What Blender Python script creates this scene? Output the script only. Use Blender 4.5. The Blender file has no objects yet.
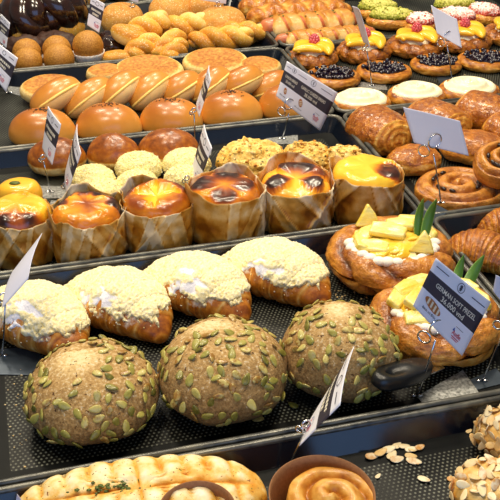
import bpy, math, random
from mathutils import Vector, Matrix, noise
PI = math.pi
random.seed(11)
C = bpy.context.scene.collection

# ------------------------------------------------------------------ camera geometry
CAM = Vector((0, 0, 0.7533)); F = 937.0
RT = Vector((.96728932, -.25367572, 0)).normalized()
UP = Vector((.13351546, .50910698, .85028449)).normalized()
FW = Vector((.21569653, .8224711, -.52633337)).normalized()
YAW = math.atan2(RT.y, RT.x)
FL = 0.004                       # floor of a tray
RIM = 0.030                      # rim of a tray

def ray(px, py): return RT * ((px - 250) / F) + UP * ((250 - py) / F) + FW
def P(px, py, z=FL):             # where the sight line meets the level z
    r = ray(px, py); return CAM + r * ((z - CAM.z) / r.z)
def PY(px, py, y):               # where it meets the upright plane at y
    r = ray(px, py); return CAM + r * ((y - CAM.y) / r.y)
def PD(px, py, d): return CAM + ray(px, py) * d
def dep(p): return (p - CAM).dot(FW)
def mpp(p): return dep(p) / F    # metres per pixel there
def fit(b, ratio=1.0, z0=FL, h=None):
    """a rounded body with the outline b: base point, half width, half depth, height"""
    x0, y0, x1, y1 = b; cx, cy = (x0 + x1) / 2, (y0 + y1) / 2
    hh = h or .05
    for _ in range(6):
        c = P(cx, cy, z0 + hh / 2); m = mpp(c); r = ray(cx, cy).normalized()
        s = -r.z; co = math.sqrt(1 - s * s)
        rx = (x1 - x0) / 2 * m; ry = rx * ratio; v = (y1 - y0) / 2 * m
        if h is None: hh = 2 * math.sqrt(max((v * v - (ry * s) ** 2), 1e-5)) / co
    return Vector((c.x, c.y, z0)), rx, ry, hh
def ang(a, b, z=FL):
    p, q = P(*a, z), P(*b, z); return math.atan2(q.y - p.y, q.x - p.x)

# ------------------------------------------------------------------ objects
def n3(x, y, z, s, seed=0.): return noise.noise((x * s + seed * 3.17, y * s - seed * 1.93, z * s + seed * .71))
def fbm(x, y, z, s, seed=0.): return n3(x, y, z, s, seed) + .5 * n3(x, y, z, s * 2.1, seed + 5) + .25 * n3(x, y, z, s * 4.3, seed + 9)
def sm(a, b, x):
    t = min(1, max(0, (x - a) / (b - a))); return t * t * (3 - 2 * t)

class MB:
    def __init__(s): s.v = []; s.f = []; s.k = []; s.w = []; s.m = []
    def add(s, co, k=.5, w=0.): s.v.append(tuple(co)); s.k.append(k); s.w.append(w); return len(s.v) - 1
    def face(s, f, m=0): s.f.append(tuple(f)); s.m.append(m)
    def surf(s, fn, nu, nv, wrap=True, poles=True, mat=0, keep=None):
        rows = []
        for j in range(nv + 1):
            v = j / nv
            if poles and j in (0, nv): rows.append([s.add(*fn(0., v))] * (nu + (0 if wrap else 1)))
            else: rows.append([s.add(*fn(i / nu, v)) for i in range(nu if wrap else nu + 1)])
        for j in range(nv):
            for i in range(nu):
                i2 = (i + 1) % nu if wrap else i + 1
                q = [rows[j][i], rows[j][i2], rows[j + 1][i2], rows[j + 1][i]]
                if keep and not keep((i + .5) / nu, (j + .5) / nv): continue
                q2 = []
                for x in q:
                    if x not in q2: q2.append(x)
                if len(q2) > 2: s.face(q2, mat)
        return s
    def tube(s, pts, rad, ns=10, mat=0, kf=None, closed=False):
        pts = [Vector(p) for p in pts]; n = len(pts); rows = []; up = None
        for i, p in enumerate(pts):
            a = pts[(i - 1) % n] if closed or i > 0 else p; b = pts[(i + 1) % n] if closed or i < n - 1 else p
            t = (b - a).normalized()
            if up is None: up = Vector((0, 0, 1)) if abs(t.z) < .9 else Vector((1, 0, 0))
            sd = t.cross(up).normalized(); up = sd.cross(t).normalized()
            r = rad(i / (n - 1)) if callable(rad) else rad
            rows.append([s.add(p + sd * (r * math.cos(2 * PI * j / ns)) + up * (r * math.sin(2 * PI * j / ns)), kf(i / (n - 1), j / ns) if kf else .5) for j in range(ns)])
        m = n if closed else n - 1
        for i in range(m):
            for j in range(ns):
                A, B = rows[i], rows[(i + 1) % n]; s.face((A[j], A[(j + 1) % ns], B[(j + 1) % ns], B[j]), mat)
        if not closed:
            s.face(rows[0][::-1], mat); s.face(rows[-1], mat)
        return s
    def ball(s, c, r, nu=8, nv=6, k=.5, mat=0, sq=(1, 1, 1), M=None):
        c = Vector(c)
        def fn(u, v):
            t = (v - .5) * PI; q = Vector((math.cos(t) * math.cos(2 * PI * u) * sq[0], math.cos(t) * math.sin(2 * PI * u) * sq[1], math.sin(t) * sq[2])) * r
            return (c + (M @ q if M else q), k)
        return s.surf(fn, nu, nv, mat=mat)
    def box(s, a, b, mat=0, M=None, k=.5):
        x0, y0, z0 = a; x1, y1, z1 = b
        q = [(x0, y0, z0), (x1, y0, z0), (x1, y1, z0), (x0, y1, z0), (x0, y0, z1), (x1, y0, z1), (x1, y1, z1), (x0, y1, z1)]
        i = [s.add(M @ Vector(p) if M else p, k) for p in q]
        for f in ((3, 2, 1, 0), (4, 5, 6, 7), (0, 1, 5, 4), (1, 2, 6, 5), (2, 3, 7, 6), (3, 0, 4, 7)): s.face([i[x] for x in f], mat)
        return s
    def mesh(s, name, mats, smooth=True):
        me = bpy.data.meshes.new(name); me.from_pydata(s.v, [], s.f)
        for an, d in (('k', s.k), ('w', s.w)):
            me.attributes.new(an, 'FLOAT', 'POINT').data.foreach_set('value', d)
        for m in (mats if isinstance(mats, (list, tuple)) else [mats]): me.materials.append(m)
        me.polygons.foreach_set('material_index', s.m)
        me.polygons.foreach_set('use_smooth', [smooth] * len(s.f)); me.update()
        return me

def obj(name, mb, mats=None, parent=None, smooth=True, loc=None, rot=None, M=None):
    me = mb.mesh(name, mats, smooth) if isinstance(mb, MB) else mb
    o = bpy.data.objects.new(name, me); C.objects.link(o)
    if parent: o.parent = parent
    if loc is not None: o.location = loc
    if rot is not None: o.rotation_euler = rot
    if M is not None: o.matrix_local = M
    return o
def tag(o, label, cat, group=None, kind=None):
    o['label'] = label; o['category'] = cat
    if group: o['group'] = group
    if kind: o['kind'] = kind
    return o
def thing(name, label, cat, loc=(0, 0, 0), rz=0, group=None, M=None):
    o = bpy.data.objects.new(name, None); C.objects.link(o); o.empty_display_size = .02
    if M is not None: o.matrix_world = M
    else: o.location = loc; o.rotation_euler = (0, 0, rz)
    return tag(o, label, cat, group)
def frame(x, z, loc):            # orientation with local x along x and local z near z
    x = Vector(x).normalized(); z = Vector(z); z = (z - x * z.dot(x)).normalized(); y = z.cross(x)
    M = Matrix((x, y, z)).transposed().to_4x4(); M.translation = loc; return M

# ------------------------------------------------------------------ materials
def hx(h):
    h = h.lstrip('#'); f = lambda c: c / 12.92 if c <= .04045 else ((c + .055) / 1.055) ** 2.4
    return tuple(f(int(h[i:i + 2], 16) / 255) for i in (0, 2, 4)) + (1,)
class NT:
    def __init__(s, name):
        s.mat = bpy.data.materials.new(name); s.mat.use_nodes = True; s.t = s.mat.node_tree
        s.b = s.t.nodes['Principled BSDF']
    def n(s, ty, **kw):
        x = s.t.nodes.new(ty)
        for a, v in kw.items():
            if a.startswith('i_'):
                nm = a[2:]; x.inputs[int(nm) if nm.isdigit() else nm.replace('_', ' ')].default_value = v
            else: setattr(x, a, v)
        return x
    def l(s, a, b): s.t.links.new(a, b)
    def math(s, op, a, b=None, clamp=False):
        x = s.n('ShaderNodeMath', operation=op, use_clamp=clamp)
        for i, q in enumerate((a, b)):
            if q is None: continue
            if isinstance(q, (int, float)): x.inputs[i].default_value = q
            else: s.l(q, x.inputs[i])
        return x.outputs[0]
    def coord(s, scale=(1, 1, 1), rnd=True):
        tc = s.n('ShaderNodeTexCoord'); m = s.n('ShaderNodeMapping'); m.inputs['Scale'].default_value = scale
        s.l(tc.outputs['Object'], m.inputs['Vector'])
        if rnd:
            oi = s.n('ShaderNodeObjectInfo'); c = s.n('ShaderNodeCombineXYZ')
            for i in range(3): s.l(s.math('MULTIPLY', oi.outputs['Random'], 3.7 + i), c.inputs[i])
            s.l(c.outputs[0], m.inputs['Location'])
        return m.outputs[0]
    def noise(s, co, scale, detail=4, rough=.55):
        x = s.n('ShaderNodeTexNoise'); x.inputs['Scale'].default_value = scale; x.inputs['Detail'].default_value = detail; x.inputs['Roughness'].default_value = rough
        s.l(co, x.inputs['Vector']); return x.outputs['Fac']
    def voro(s, co, scale, out='Distance'):
        x = s.n('ShaderNodeTexVoronoi'); x.inputs['Scale'].default_value = scale; s.l(co, x.inputs['Vector']); return x.outputs[out]
    def attr(s, nm): return s.n('ShaderNodeAttribute', attribute_name=nm).outputs['Fac']
    def ramp(s, fac, stops, interp='LINEAR'):
        x = s.n('ShaderNodeValToRGB'); e = x.color_ramp.elements; x.color_ramp.interpolation = interp
        while len(e) < len(stops): e.new(.5)
        for el, (p, c) in zip(e, stops): el.position = p; el.color = hx(c) if isinstance(c, str) else c
        s.l(fac, x.inputs[0]); return x.outputs[0]
    def mix(s, fac, a, b):
        x = s.n('ShaderNodeMix', data_type='RGBA')
        for i, q in ((0, fac), (6, a), (7, b)):
            if isinstance(q, (int, float, tuple)): x.inputs[i].default_value = q
            else: s.l(q, x.inputs[i])
        return x.outputs[2]
    def bump(s, h, strength, dist=.002):
        x = s.n('ShaderNodeBump'); x.inputs['Strength'].default_value = strength; x.inputs['Distance'].default_value = dist
        s.l(h, x.inputs['Height']); s.l(x.outputs[0], s.b.inputs['Normal']); return x
    def set(s, **kw):
        for a, v in kw.items():
            i = s.b.inputs[a.replace('_', ' ')]
            if isinstance(v, (int, float, tuple)): i.default_value = v
            else: s.l(v, i)
        return s.mat

def baked(name, stops, ns=45, na=.3, rough=.5, bump=.3, bs=260, bd=.0015, coat=0., crough=.15, speck=None, white=None, sss=0., spec=.5, stretch=(1, 1, 1), sheen_noise=0):
    t = NT(name); co = t.coord(stretch)
    f = t.math('ADD', t.attr('k'), t.math('MULTIPLY', t.math('SUBTRACT', t.noise(co, ns, 5), .5), na * 2), clamp=True)
    col = t.ramp(f, stops)
    if speck:
        for (sc, thr, c) in speck:
            q = t.noise(co, sc, 2); col = t.mix(t.math('GREATER_THAN', q, thr), col, hx(c))
    if white:
        wm = t.math('ADD', t.attr('w'), t.math('MULTIPLY', t.math('SUBTRACT', t.noise(co, white[1], 4, .65), .5), white[2]))
        wm = t.ramp(wm, [(.42, '#000000'), (.62, '#ffffff')]); col = t.mix(wm, col, hx(white[0]))
    t.bump(t.noise(co, bs, 4, .6), bump, bd)
    return t.set(Base_Color=col, Roughness=rough, Coat_Weight=coat, Coat_Roughness=crough, Subsurface_Weight=sss, Subsurface_Radius=(.004, .002, .001), Specular_IOR_Level=spec)
def plain(name, c, rough=.5, metal=0., coat=0., spec=.5, sss=0., trans=0., na=0., ns=60, bump=0., bs=200, c2=None):
    t = NT(name); col = hx(c)
    if c2: col = t.ramp(t.noise(t.coord(), ns, 3), [(.3, c), (.7, c2)])
    if bump: t.bump(t.noise(t.coord(), bs, 4), bump, .001)
    return t.set(Base_Color=col, Roughness=rough, Metallic=metal, Coat_Weight=coat, Specular_IOR_Level=spec, Subsurface_Weight=sss, Subsurface_Radius=(.004, .003, .002), Transmission_Weight=trans)
def random_hue(name, stops, rough=.45, coat=.0, na=.3, ns=150, bump=.1):
    t = NT(name); oi = t.n('ShaderNodeObjectInfo')
    f = t.math('ADD', oi.outputs['Random'], t.math('MULTIPLY', t.math('SUBTRACT', t.noise(t.coord(), ns, 3), .5), na * 2), clamp=True)
    t.bump(t.noise(t.coord(), 300, 3), bump, .001)
    return t.set(Base_Color=t.ramp(f, stops), Roughness=rough, Coat_Weight=coat)

M = {}
M['bun'] = baked('glazed_bun_crust', [(0, '#fbe4a8'), (.22, '#f5c672'), (.42, '#e6a448'), (.64, '#d2882e'), (.83, '#b4681c'), (1, '#8a480e')], ns=16, na=.2, rough=.34, bump=.08, bs=120, coat=.4, crough=.2)
M['dark_bun'] = baked('dark_glazed_crust', [(0, '#f8e2a2'), (.25, '#eab65c'), (.42, '#c67c22'), (.7, '#9c5310'), (1, '#5f2a06')], ns=90, na=.5, rough=.34, bump=.5, bs=110, coat=.35, crough=.2)
M['pale_bun'] = baked('soft_pale_crumb', [(0, '#f6dfa6'), (.5, '#efc878'), (1, '#dd9d45')], ns=40, na=.15, rough=.6)
M['custard_cream'] = baked('yellow_cream_strip', [(0, '#ffe48a'), (1, '#f3c659')], ns=60, na=.3, rough=.5, bump=.3, bs=150)
M['disc'] = baked('griddled_disc_crust', [(0, '#f4d994'), (.3, '#ecc06c'), (.45, '#d2943a'), (.7, '#ac6618'), (1, '#7c3f0a')], ns=150, na=.45, rough=.6, bump=.6, bs=220)
M['sesame_ball'] = baked('sesame_coating', [(0, '#64380a'), (.35, '#976012'), (.6, '#b67a24'), (1, '#e0ac54')], ns=420, na=.7, rough=.55, bump=.9, bs=350)
M['wrap_dough'] = baked('sausage_wrap_dough', [(0, '#f8e2ac'), (.3, '#f4d08a'), (.52, '#e6ae54'), (.75, '#c47f28'), (1, '#8e500f')], ns=70, na=.35, rough=.45, bump=.5, bs=160, coat=.2)
M['crumble'] = baked('butter_crumble', [(0, '#dcb454'), (.25, '#f2da8c'), (.5, '#fcedb6'), (1, '#fffbe6')], ns=330, na=.45, rough=.9, bump=.6, bs=420, bd=.0015, white=('#f1eff6', 90, .9))
M['melon'] = baked('pale_cookie_crust', [(0, '#ecc050'), (.35, '#f8e080'), (.65, '#fdf0b0'), (1, '#fffad8')], ns=300, na=.6, rough=.85, bump=1., bs=330, bd=.003)
M['croissant'] = baked('croissant_crust', [(0, '#f3cf84'), (.3, '#dc9c40'), (.55, '#bb7018'), (.8, '#8d480a'), (1, '#5b2804')], ns=110, na=.4, rough=.42, bump=.5, bs=150, coat=.2, crough=.25, white=('#efe9e0', 70, 1.1))
M['laminated'] = baked('laminated_pastry', [(0, '#fbd27c'), (.22, '#e8a840'), (.45, '#c97a1e'), (.7, '#9c530e'), (1, '#5c2a04')], ns=85, na=.42, rough=.34, bump=1., bs=120, bd=.004, coat=.4, crough=.16, speck=[(300, .66, '#eeb450')])
M['danish'] = baked('danish_crust', [(0, '#f5c468'), (.24, '#dd9638'), (.48, '#b8701e'), (.72, '#8c4a0e'), (1, '#522404')], ns=75, na=.42, rough=.36, bump=1., bs=120, bd=.004, coat=.35, crough=.18, speck=[(260, .70, '#e6a848')])
M['tart'] = baked('tart_crust', [(0, '#f4cf80'), (.3, '#e2a748'), (.52, '#c67f20'), (.78, '#98530c'), (1, '#6c3405')], ns=90, na=.4, rough=.45, bump=.6, bs=160, coat=.2)
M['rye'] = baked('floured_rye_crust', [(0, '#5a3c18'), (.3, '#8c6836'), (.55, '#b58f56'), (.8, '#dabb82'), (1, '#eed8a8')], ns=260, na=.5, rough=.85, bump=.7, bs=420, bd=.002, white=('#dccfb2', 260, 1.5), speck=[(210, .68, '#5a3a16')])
M['seed'] = random_hue('pumpkin_seed_skin', [(0, '#6a641f'), (.25, '#948c3a'), (.55, '#b3a852'), (.8, '#c9b86a'), (1, '#9a6e2c')], rough=.4, coat=.2, na=.45, ns=190)
M['herb_loaf'] = baked('herb_loaf_crust', [(0, '#c8780e'), (.22, '#dd9826'), (.42, '#ecba58'), (.62, '#f6d99a'), (.85, '#faeac4'), (1, '#fdf4dc')], ns=75, na=.6, rough=.55, bump=.5, bs=170, speck=[(260, .69, '#8a4a14'), (210, .72, '#5a6a1c')])
M['herb_scone'] = baked('cheesy_scone', [(0, '#8c4c0c'), (.25, '#c07a20'), (.45, '#e2a840'), (.65, '#f3cb68'), (1, '#fbe29c')], ns=75, na=.75, rough=.55, bump=1., bs=150, bd=.004, speck=[(190, .66, '#4c5218')])
M['cheese_top'] = baked('cheesecake_skin', [(0, '#ffd23e'), (.3, '#fbb524'), (.5, '#e08612'), (.7, '#994608'), (.88, '#4c1d05'), (1, '#2a0f04')], ns=40, na=.18, rough=.3, bump=.3, bs=90, coat=.45, crough=.14)
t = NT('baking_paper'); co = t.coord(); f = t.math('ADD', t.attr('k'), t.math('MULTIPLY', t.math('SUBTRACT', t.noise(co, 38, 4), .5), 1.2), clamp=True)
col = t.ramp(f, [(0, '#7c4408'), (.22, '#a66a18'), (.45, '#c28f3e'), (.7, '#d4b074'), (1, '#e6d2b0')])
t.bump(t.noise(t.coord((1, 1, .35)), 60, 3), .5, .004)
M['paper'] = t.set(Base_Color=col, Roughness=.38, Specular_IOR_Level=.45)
M['kraft'] = plain('kraft_paper', '#8f5f38', .6, c2='#a27045', ns=300)
M['white_paper'] = plain('white_cup_paper', '#f2efe8', .6)
M['mango'] = plain('yellow_fruit_flesh', '#f7b516', .28, coat=.4, sss=.1, c2='#fcc936', ns=50)
M['pineapple'] = baked('pineapple_flesh', [(0, '#e6a916'), (.3, '#f3c832'), (.55, '#f8da58'), (.8, '#fbe88a'), (1, '#fef4c4')], ns=90, na=.6, rough=.3, bump=.8, bs=130, bd=.003, coat=.35, sss=.08, stretch=(.4, 1, 1))
M['compote'] = baked('pineapple_compote', [(0, '#d89a12'), (.4, '#f1be22'), (.7, '#f8d548'), (1, '#fbe68c')], ns=60, na=.4, rough=.25, bump=.4, bs=120, coat=.5, sss=.08)
M['cream'] = plain('whipped_cream', '#fbf3df', .5, sss=.1, bump=.2, bs=120, c2='#fffaf0')
M['pale_cream'] = plain('cream_cheese', '#f6eab8', .4, sss=.1, coat=.15, c2='#fff8dd', ns=70)
M['pine_leaf'] = baked('pineapple_leaf', [(0, '#35601c'), (.5, '#5b8a34'), (1, '#9dbb6a')], ns=60, na=.2, rough=.4, stretch=(1, 1, .2))
M['berry_red'] = plain('raspberry_red', '#b8182c', .35, coat=.3, c2='#e0707a', ns=260)
M['berry_blue'] = plain('blueberry_jam', '#0b0710', .16, coat=.7, c2='#23112a', ns=250)
M['raisin'] = plain('raisin', '#241008', .3, coat=.3)
M['choc'] = plain('chocolate_glaze', '#1c0c06', .2, coat=.7, c2='#32170c', ns=60, bump=.3, bs=80)
M['choc_dull'] = plain('chocolate_crumb', '#2a1409', .6, c2='#452412', ns=150, bump=.8, bs=200)
M['donut'] = baked('sugared_dough', [(0, '#f6d688'), (.3, '#efbc4c'), (.6, '#dd972a'), (1, '#b66f16')], ns=70, na=.35, rough=.5, bump=.6, bs=260, speck=[(420, .64, '#fde9bd')])
M['sugar_loaf'] = baked('sugar_crusted_loaf', [(0, '#f6d48c'), (.4, '#e4a94c'), (.7, '#cf8a30'), (1, '#a8641c')], ns=80, na=.4, rough=.6, bump=.9, bs=330, speck=[(380, .62, '#f6dca8')])
M['sausage'] = plain('pink_sausage', '#b95a34', .35, coat=.3, c2='#d08050', ns=60)
M['pistachio'] = baked('crushed_pistachio', [(0, '#3f470a'), (.35, '#727c14'), (.6, '#a5a82a'), (1, '#e0d878')], ns=240, na=1., rough=.7, bump=1, bs=300)
M['red_sprinkle'] = baked('cream_with_red_crumbs', [(0, '#c9301c'), (.5, '#e05a40'), (.64, '#f6bfae'), (1, '#fff4ee')], ns=260, na=1.1, rough=.6, bump=.8, bs=300)
M['almond'] = random_hue('almond_flake', [(0, '#e9bf78'), (.4, '#f5dca6'), (.8, '#fbecc8'), (1, '#d79a4c')], rough=.55, na=.35)
M['broccoli'] = plain('herb_green', '#3c4a12', .6, c2='#64701f', ns=300)
M['black_seed'] = plain('black_sesame_skin', '#16100c', .45)
M['crumbs'] = plain('dry_crumb', '#d9b06a', .8, c2='#f2deb0', ns=200)
M['steel'] = plain('polished_steel', '#d6d8dc', .12, metal=1.)
M['plate'] = plain('scuffed_steel_plate', '#c2c4c2', .42, metal=.55, c2='#5e605f', ns=260, bump=.3)
M['dark_plate'] = plain('dark_steel_plate', '#3d4854', .35, metal=.5, c2='#4a5562', ns=60)
M['handle'] = plain('black_plastic', '#16181a', .36, bump=.1, bs=400)
M['card'] = plain('white_card', '#efeff8', .5)
M['card_back'] = plain('plain_card_back', '#d9d9e8', .6)
M['card_band'] = plain('dark_print', '#39343f', .55)
M['ink'] = plain('grey_ink', '#4a4a58', .6)
M['ivory_ink'] = plain('ivory_ink', '#ece6d2', .6)
M['red_ink'] = plain('red_ink', '#cf3546', .6)
M['blue_ink'] = plain('blue_ink', '#2b4da0', .6)
M['print_crust'] = plain('printed_bread_brown', '#b5713a', .6)
M['print_crumb'] = plain('printed_bread_cream', '#efe0c4', .6)
# trays: dark non-stick coating, floors pricked with rows of small holes
M['tray'] = plain('blue_sheen_coating', '#060d19', .2, spec=.62, c2='#09121f', ns=30, bump=.05, bs=60)  # navy tint puts the window's blue reflection into the wall colour
M['tray_margin'] = plain('tray_base_coating', '#0b0d0e', .5, spec=.14, c2='#101211', ns=60)
M['rim'] = plain('worn_tray_rim', '#2c2f33', .3, metal=.3, c2='#7d7b70', ns=35)
t = NT('perforated_tray_floor'); tc = t.n('ShaderNodeTexCoord'); sx = t.n('ShaderNodeSeparateXYZ'); t.l(tc.outputs['Object'], sx.inputs[0])
pit = .0056
gy = t.math('DIVIDE', sx.outputs[1], pit * .866); row = t.math('FLOOR', gy)
gx = t.math('ADD', t.math('DIVIDE', sx.outputs[0], pit), t.math('MULTIPLY', t.math('MODULO', t.math('ADD', row, 1000), 2), .5))
fx = t.math('SUBTRACT', t.math('FRACT', gx), .5); fy = t.math('MULTIPLY', t.math('SUBTRACT', t.math('FRACT', gy), .5), .866)
d = t.math('SQRT', t.math('ADD', t.math('MULTIPLY', fx, fx), t.math('MULTIPLY', fy, fy)))
hole = t.ramp(d, [(.18, '#ffffff'), (.27, '#000000')])
dimple_glint = t.math('MULTIPLY', hole, t.ramp(t.noise(tc.outputs['Object'], 14, 2), [(.3, '#555555'), (.65, '#ffffff')]))  # patchy pale dots: the dimples' highlights painted into the floor colour
t.bump(t.math('MULTIPLY', hole, -1), .4, .001)
M['tray_floor'] = t.set(Base_Color=t.mix(dimple_glint, hx('#0a0b09'), hx('#86887a')), Roughness=.42, Specular_IOR_Level=.22)
M['counter'] = plain('dark_counter', '#1d2024', .4)

# ------------------------------------------------------------------ shapes
def cosp(t, e): c = max(0, math.cos(t)); return c ** e
def dome_fn(rx, ry, h, hb=.35, e=.8, amp=.002, sc=25, seed=0., kf=None, e2=.5, dent=0., plan=2.):
    def fn(u, v):
        t = (v - .5) * PI; a = 2 * PI * u; ca, sa = math.cos(a), math.sin(a)
        if plan != 2.:
            q = (abs(ca) ** plan + abs(sa) ** plan) ** (-1 / plan); ca, sa = ca * q, sa * q
        st = math.sin(t); r = cosp(t, e if st > 0 else e2)
        z = h * hb + (h * (1 - hb) * st if st > 0 else h * hb * st)
        x, y = rx * r * ca, ry * r * sa
        if dent and st > 0: z -= dent * sm(.75, .35, r)
        g = amp * fbm(x, y, z, sc, seed)
        q = Vector((x / rx ** 2, y / ry ** 2, (z - h * hb) / (h * .6) ** 2)); q = q.normalized() if q.length > 1e-6 else Vector((0, 0, 1))
        p = Vector((x, y, z)) + q * g; p.z = max(p.z, 0)
        k = kf(x / rx, y / ry, z / h) if kf else z / h
        return p, k, 0.
    return fn
def dome(*a, nu=40, nv=22, **kw): return MB().surf(dome_fn(*a, **kw), nu, nv)

def crumb_scatter(mb, fn, n, rmin, rmax, us, vs, seed=1, mask=None, k=.6):
    rd = random.Random(seed)
    for _ in range(n):
        u, v = rd.uniform(*us), rd.uniform(*vs)
        if mask and not mask(u, v): continue
        p = fn(u % 1, v)[0]; r = rd.uniform(rmin, rmax)
        mb.ball(p, r, 5, 4, k + rd.uniform(-.3, .4), sq=(1, rd.uniform(.7, 1), rd.uniform(.6, 1)))

def croissant_fn(L, r0, bend=.9, bands=4, seed=0., flat=.8, powder=None):
    R = L / 2 / math.sin(bend) if bend > .05 else 1e3
    def fn(u, v):
        s = 2 * v - 1; a = s * bend; th = 2 * PI * u; q = abs(s) * bands; fr = q - math.floor(q)
        env = max(0, 1 - abs(s) ** 1.7) ** .80 * .97 + .03 * max(0, 1 - abs(s) ** 8)
        env = env * .80 + .20 * max(0, 1 - (math.floor(q) / bands) ** 2) ** .6 if abs(s) < .985 else env
        r = r0 * env * (1 + .05 * math.sin(PI * min(1, fr))) 
        cx, cy = R * math.sin(a), R * (math.cos(a) - 1)
        rr = r * (1 + .05 * fbm(s * 3, th * .6, seed, 1.3, seed))
        o = rr * math.cos(th)
        x, y = cx + math.sin(a) * o, cy + math.cos(a) * o
        z = r0 * flat * .78 * (.35 + .65 * env) + rr * flat * math.sin(th)
        z = max(z, 0)
        lam = n3(s * 26 + math.sin(th) * 1.2, th * .5, seed, 1, seed)
        k = .52 + .22 * lam - .38 * sm(.80, .97, fr) + .12 * math.sin(th) + .2 * sm(.75, 1, abs(s))
        w = powder(s, th) if powder else 0.
        return Vector((x, y, z)), k, w
    return fn
def croissant(L, r0, nu=40, nv=90, **kw): return MB().surf(croissant_fn(L, r0, **kw), nu, nv)

def offset_cover(fn, thick, mask, amp, sc, seed, nu, nv, thin=None):
    """crust or crumble lying over the part of another surface where mask > 0"""
    def g(u, v):
        e = .004; p = fn(u % 1, v)[0]
        a = fn((u + e) % 1, v)[0] - fn((u - e) % 1, v)[0]; b = fn(u % 1, min(1, v + e))[0] - fn(u % 1, max(0, v - e))[0]
        n = a.cross(b); n = n.normalized() if n.length > 1e-12 else Vector((0, 0, 1))
        m = mask(u, v); q = n3(*p, sc, seed); q2 = n3(*p, sc * 2.3, seed + 4)
        t_ = thin(u, v) if thin else 0.; q *= 1 - .75 * t_; q2 *= 1 - .75 * t_
        d = -.002 + (thick * (1 - .55 * t_) + .002) * sm(0, .25, m) + (amp * (q + .6 * q2)) * sm(0, .3, m)
        return p + n * d, .55 + .35 * q + .25 * q2, .72 * t_
    return MB().surf(g, nu, nv, keep=lambda u, v: mask(u, v) > -.03)

def torus_ring(R, ry, rr, rz, lobes=6, twist=1.5, seed=0., nu=96, nv=20, groove=.18, zc=None):
    """a ring of folded pastry"""
    zc = rz if zc is None else zc
    def fn(u, v):
        a = 2 * PI * u; b = 2 * PI * v
        ph = lobes * u + twist * v + .35 * n3(math.cos(a) * 2, math.sin(a) * 2, seed, 1, seed); fr = ph - math.floor(ph)
        s = 1 - groove * (1 - math.sin(PI * fr) ** .45)
        s *= 1 + .10 * fbm(math.cos(a) * 2, math.sin(a) * 2, math.sin(b), 1.5, seed) + .035 * n3(math.cos(a) * 3, math.sin(a) * 3, math.sin(b) * 9 + fr * 4, 2., seed)
        o = rr * s * math.cos(b)
        z = zc + rz * s * math.sin(b)
        k = .47 + .16 * math.sin(b) + .25 * n3(math.cos(a) * 2, math.sin(a) * 2, math.sin(b) * 8 + fr * 5, 1, seed) + .34 * (sm(.88, 1, fr) + .6 * sm(.10, 0, fr)) - .16 * math.sin(PI * fr) * (groove > .3) + .14 * n3(math.cos(a), math.sin(a), math.sin(b) * 3, 3.5, seed)
        return Vector(((R + o) * math.cos(a), (R * ry + o) * math.sin(a), max(0, z))), k, 0.
    return MB().surf(fn, nu, nv, poles=False)

def spiral_cap_roll(L, ra, rb, seed=0., turns=3.2, nu=56, nv=60, lie=True):
    """a rolled piece of laminated dough lying on its side, its rolled ends showing the layers"""
    ce = .24
    def fn(u, v):
        a = 2 * PI * u
        if v < ce: s = -1; rho = v / ce
        elif v > 1 - ce: s = 1; rho = (1 - v) / ce
        else: s = (v - .5) / (.5 - ce); rho = 1.
        cap = rho < 1 or abs(s) > .97
        br = 1 + .06 * fbm(math.cos(a), math.sin(a), s * 1.2, 1.5, seed) + .12 * (1 - s * s) + .018 * n3(math.cos(a) * 3, math.sin(a) * 3, s * 3, 3, seed)
        y = rho ** .8 * ra * br * math.cos(a); z = rho ** .8 * rb * br * math.sin(a)
        x = s * L / 2 * (1 - .05 * math.sin(a))
        if cap:
            ph = rho * turns + u * (1 if s > 0 else -1); fr = ph - math.floor(ph)
            x += s * (.17 * L * (1 - rho ** 2.2) - .010 * L * math.cos(2 * PI * fr) * (rho > .12))
            lam = n3(rho * 30, math.cos(a) * 1.5, math.sin(a) * 1.5, 1, seed)
            k = .36 + .16 * math.cos(2 * PI * fr) + .3 * lam
        else: k = .66 + .2 * n3(s * 4, math.cos(a) * 3, math.sin(a) * 3, 1.4, seed) - .35 * sm(.1, -.6, math.sin(a))
        return Vector((x, y, max(0, z + rb * .92))), k, 0.
    return MB().surf(fn, nu, nv)

def swirl(R, ry, h, turns=3., seed=0., depth=.3, nu=90, nv=40, side=.5, dark=.45):
    """a flat coil of dough"""
    def fn(u, v):
        a = 2 * PI * u
        if v < .3:
            t = v / .3; rho = .94 + .06 * math.sin(PI * t) ** .6; z = h * .72 * t; top = 0
            if v == 0: rho = 0
        else:
            rho = .94 * (1 - (v - .3) / .7); top = 1; z = h * .72
        rr = rho * (1 + .04 * n3(math.cos(a) * 1.3, math.sin(a) * 1.3, 0, 1.4, seed))
        ph = rho * turns + u; fr = ph - math.floor(ph); c = math.sin(PI * fr) ** .55
        k = .45
        if top:
            z += h * .28 * (1 - rho ** 2 * .7) - depth * h * (1 - c) * sm(1.02, .86, rho); k = .36 + dark * (1 - c) + .2 * n3(rho * 14, math.cos(a) * 2, math.sin(a) * 2, 1, seed)
        else: k = .42 + .2 * n3(math.cos(a) * 2, math.sin(a) * 2, z * 260, 1, seed)
        return Vector((R * rr * math.cos(a), R * ry * rr * math.sin(a), z)), k, 0.
    return MB().surf(fn, nu, nv)

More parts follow.
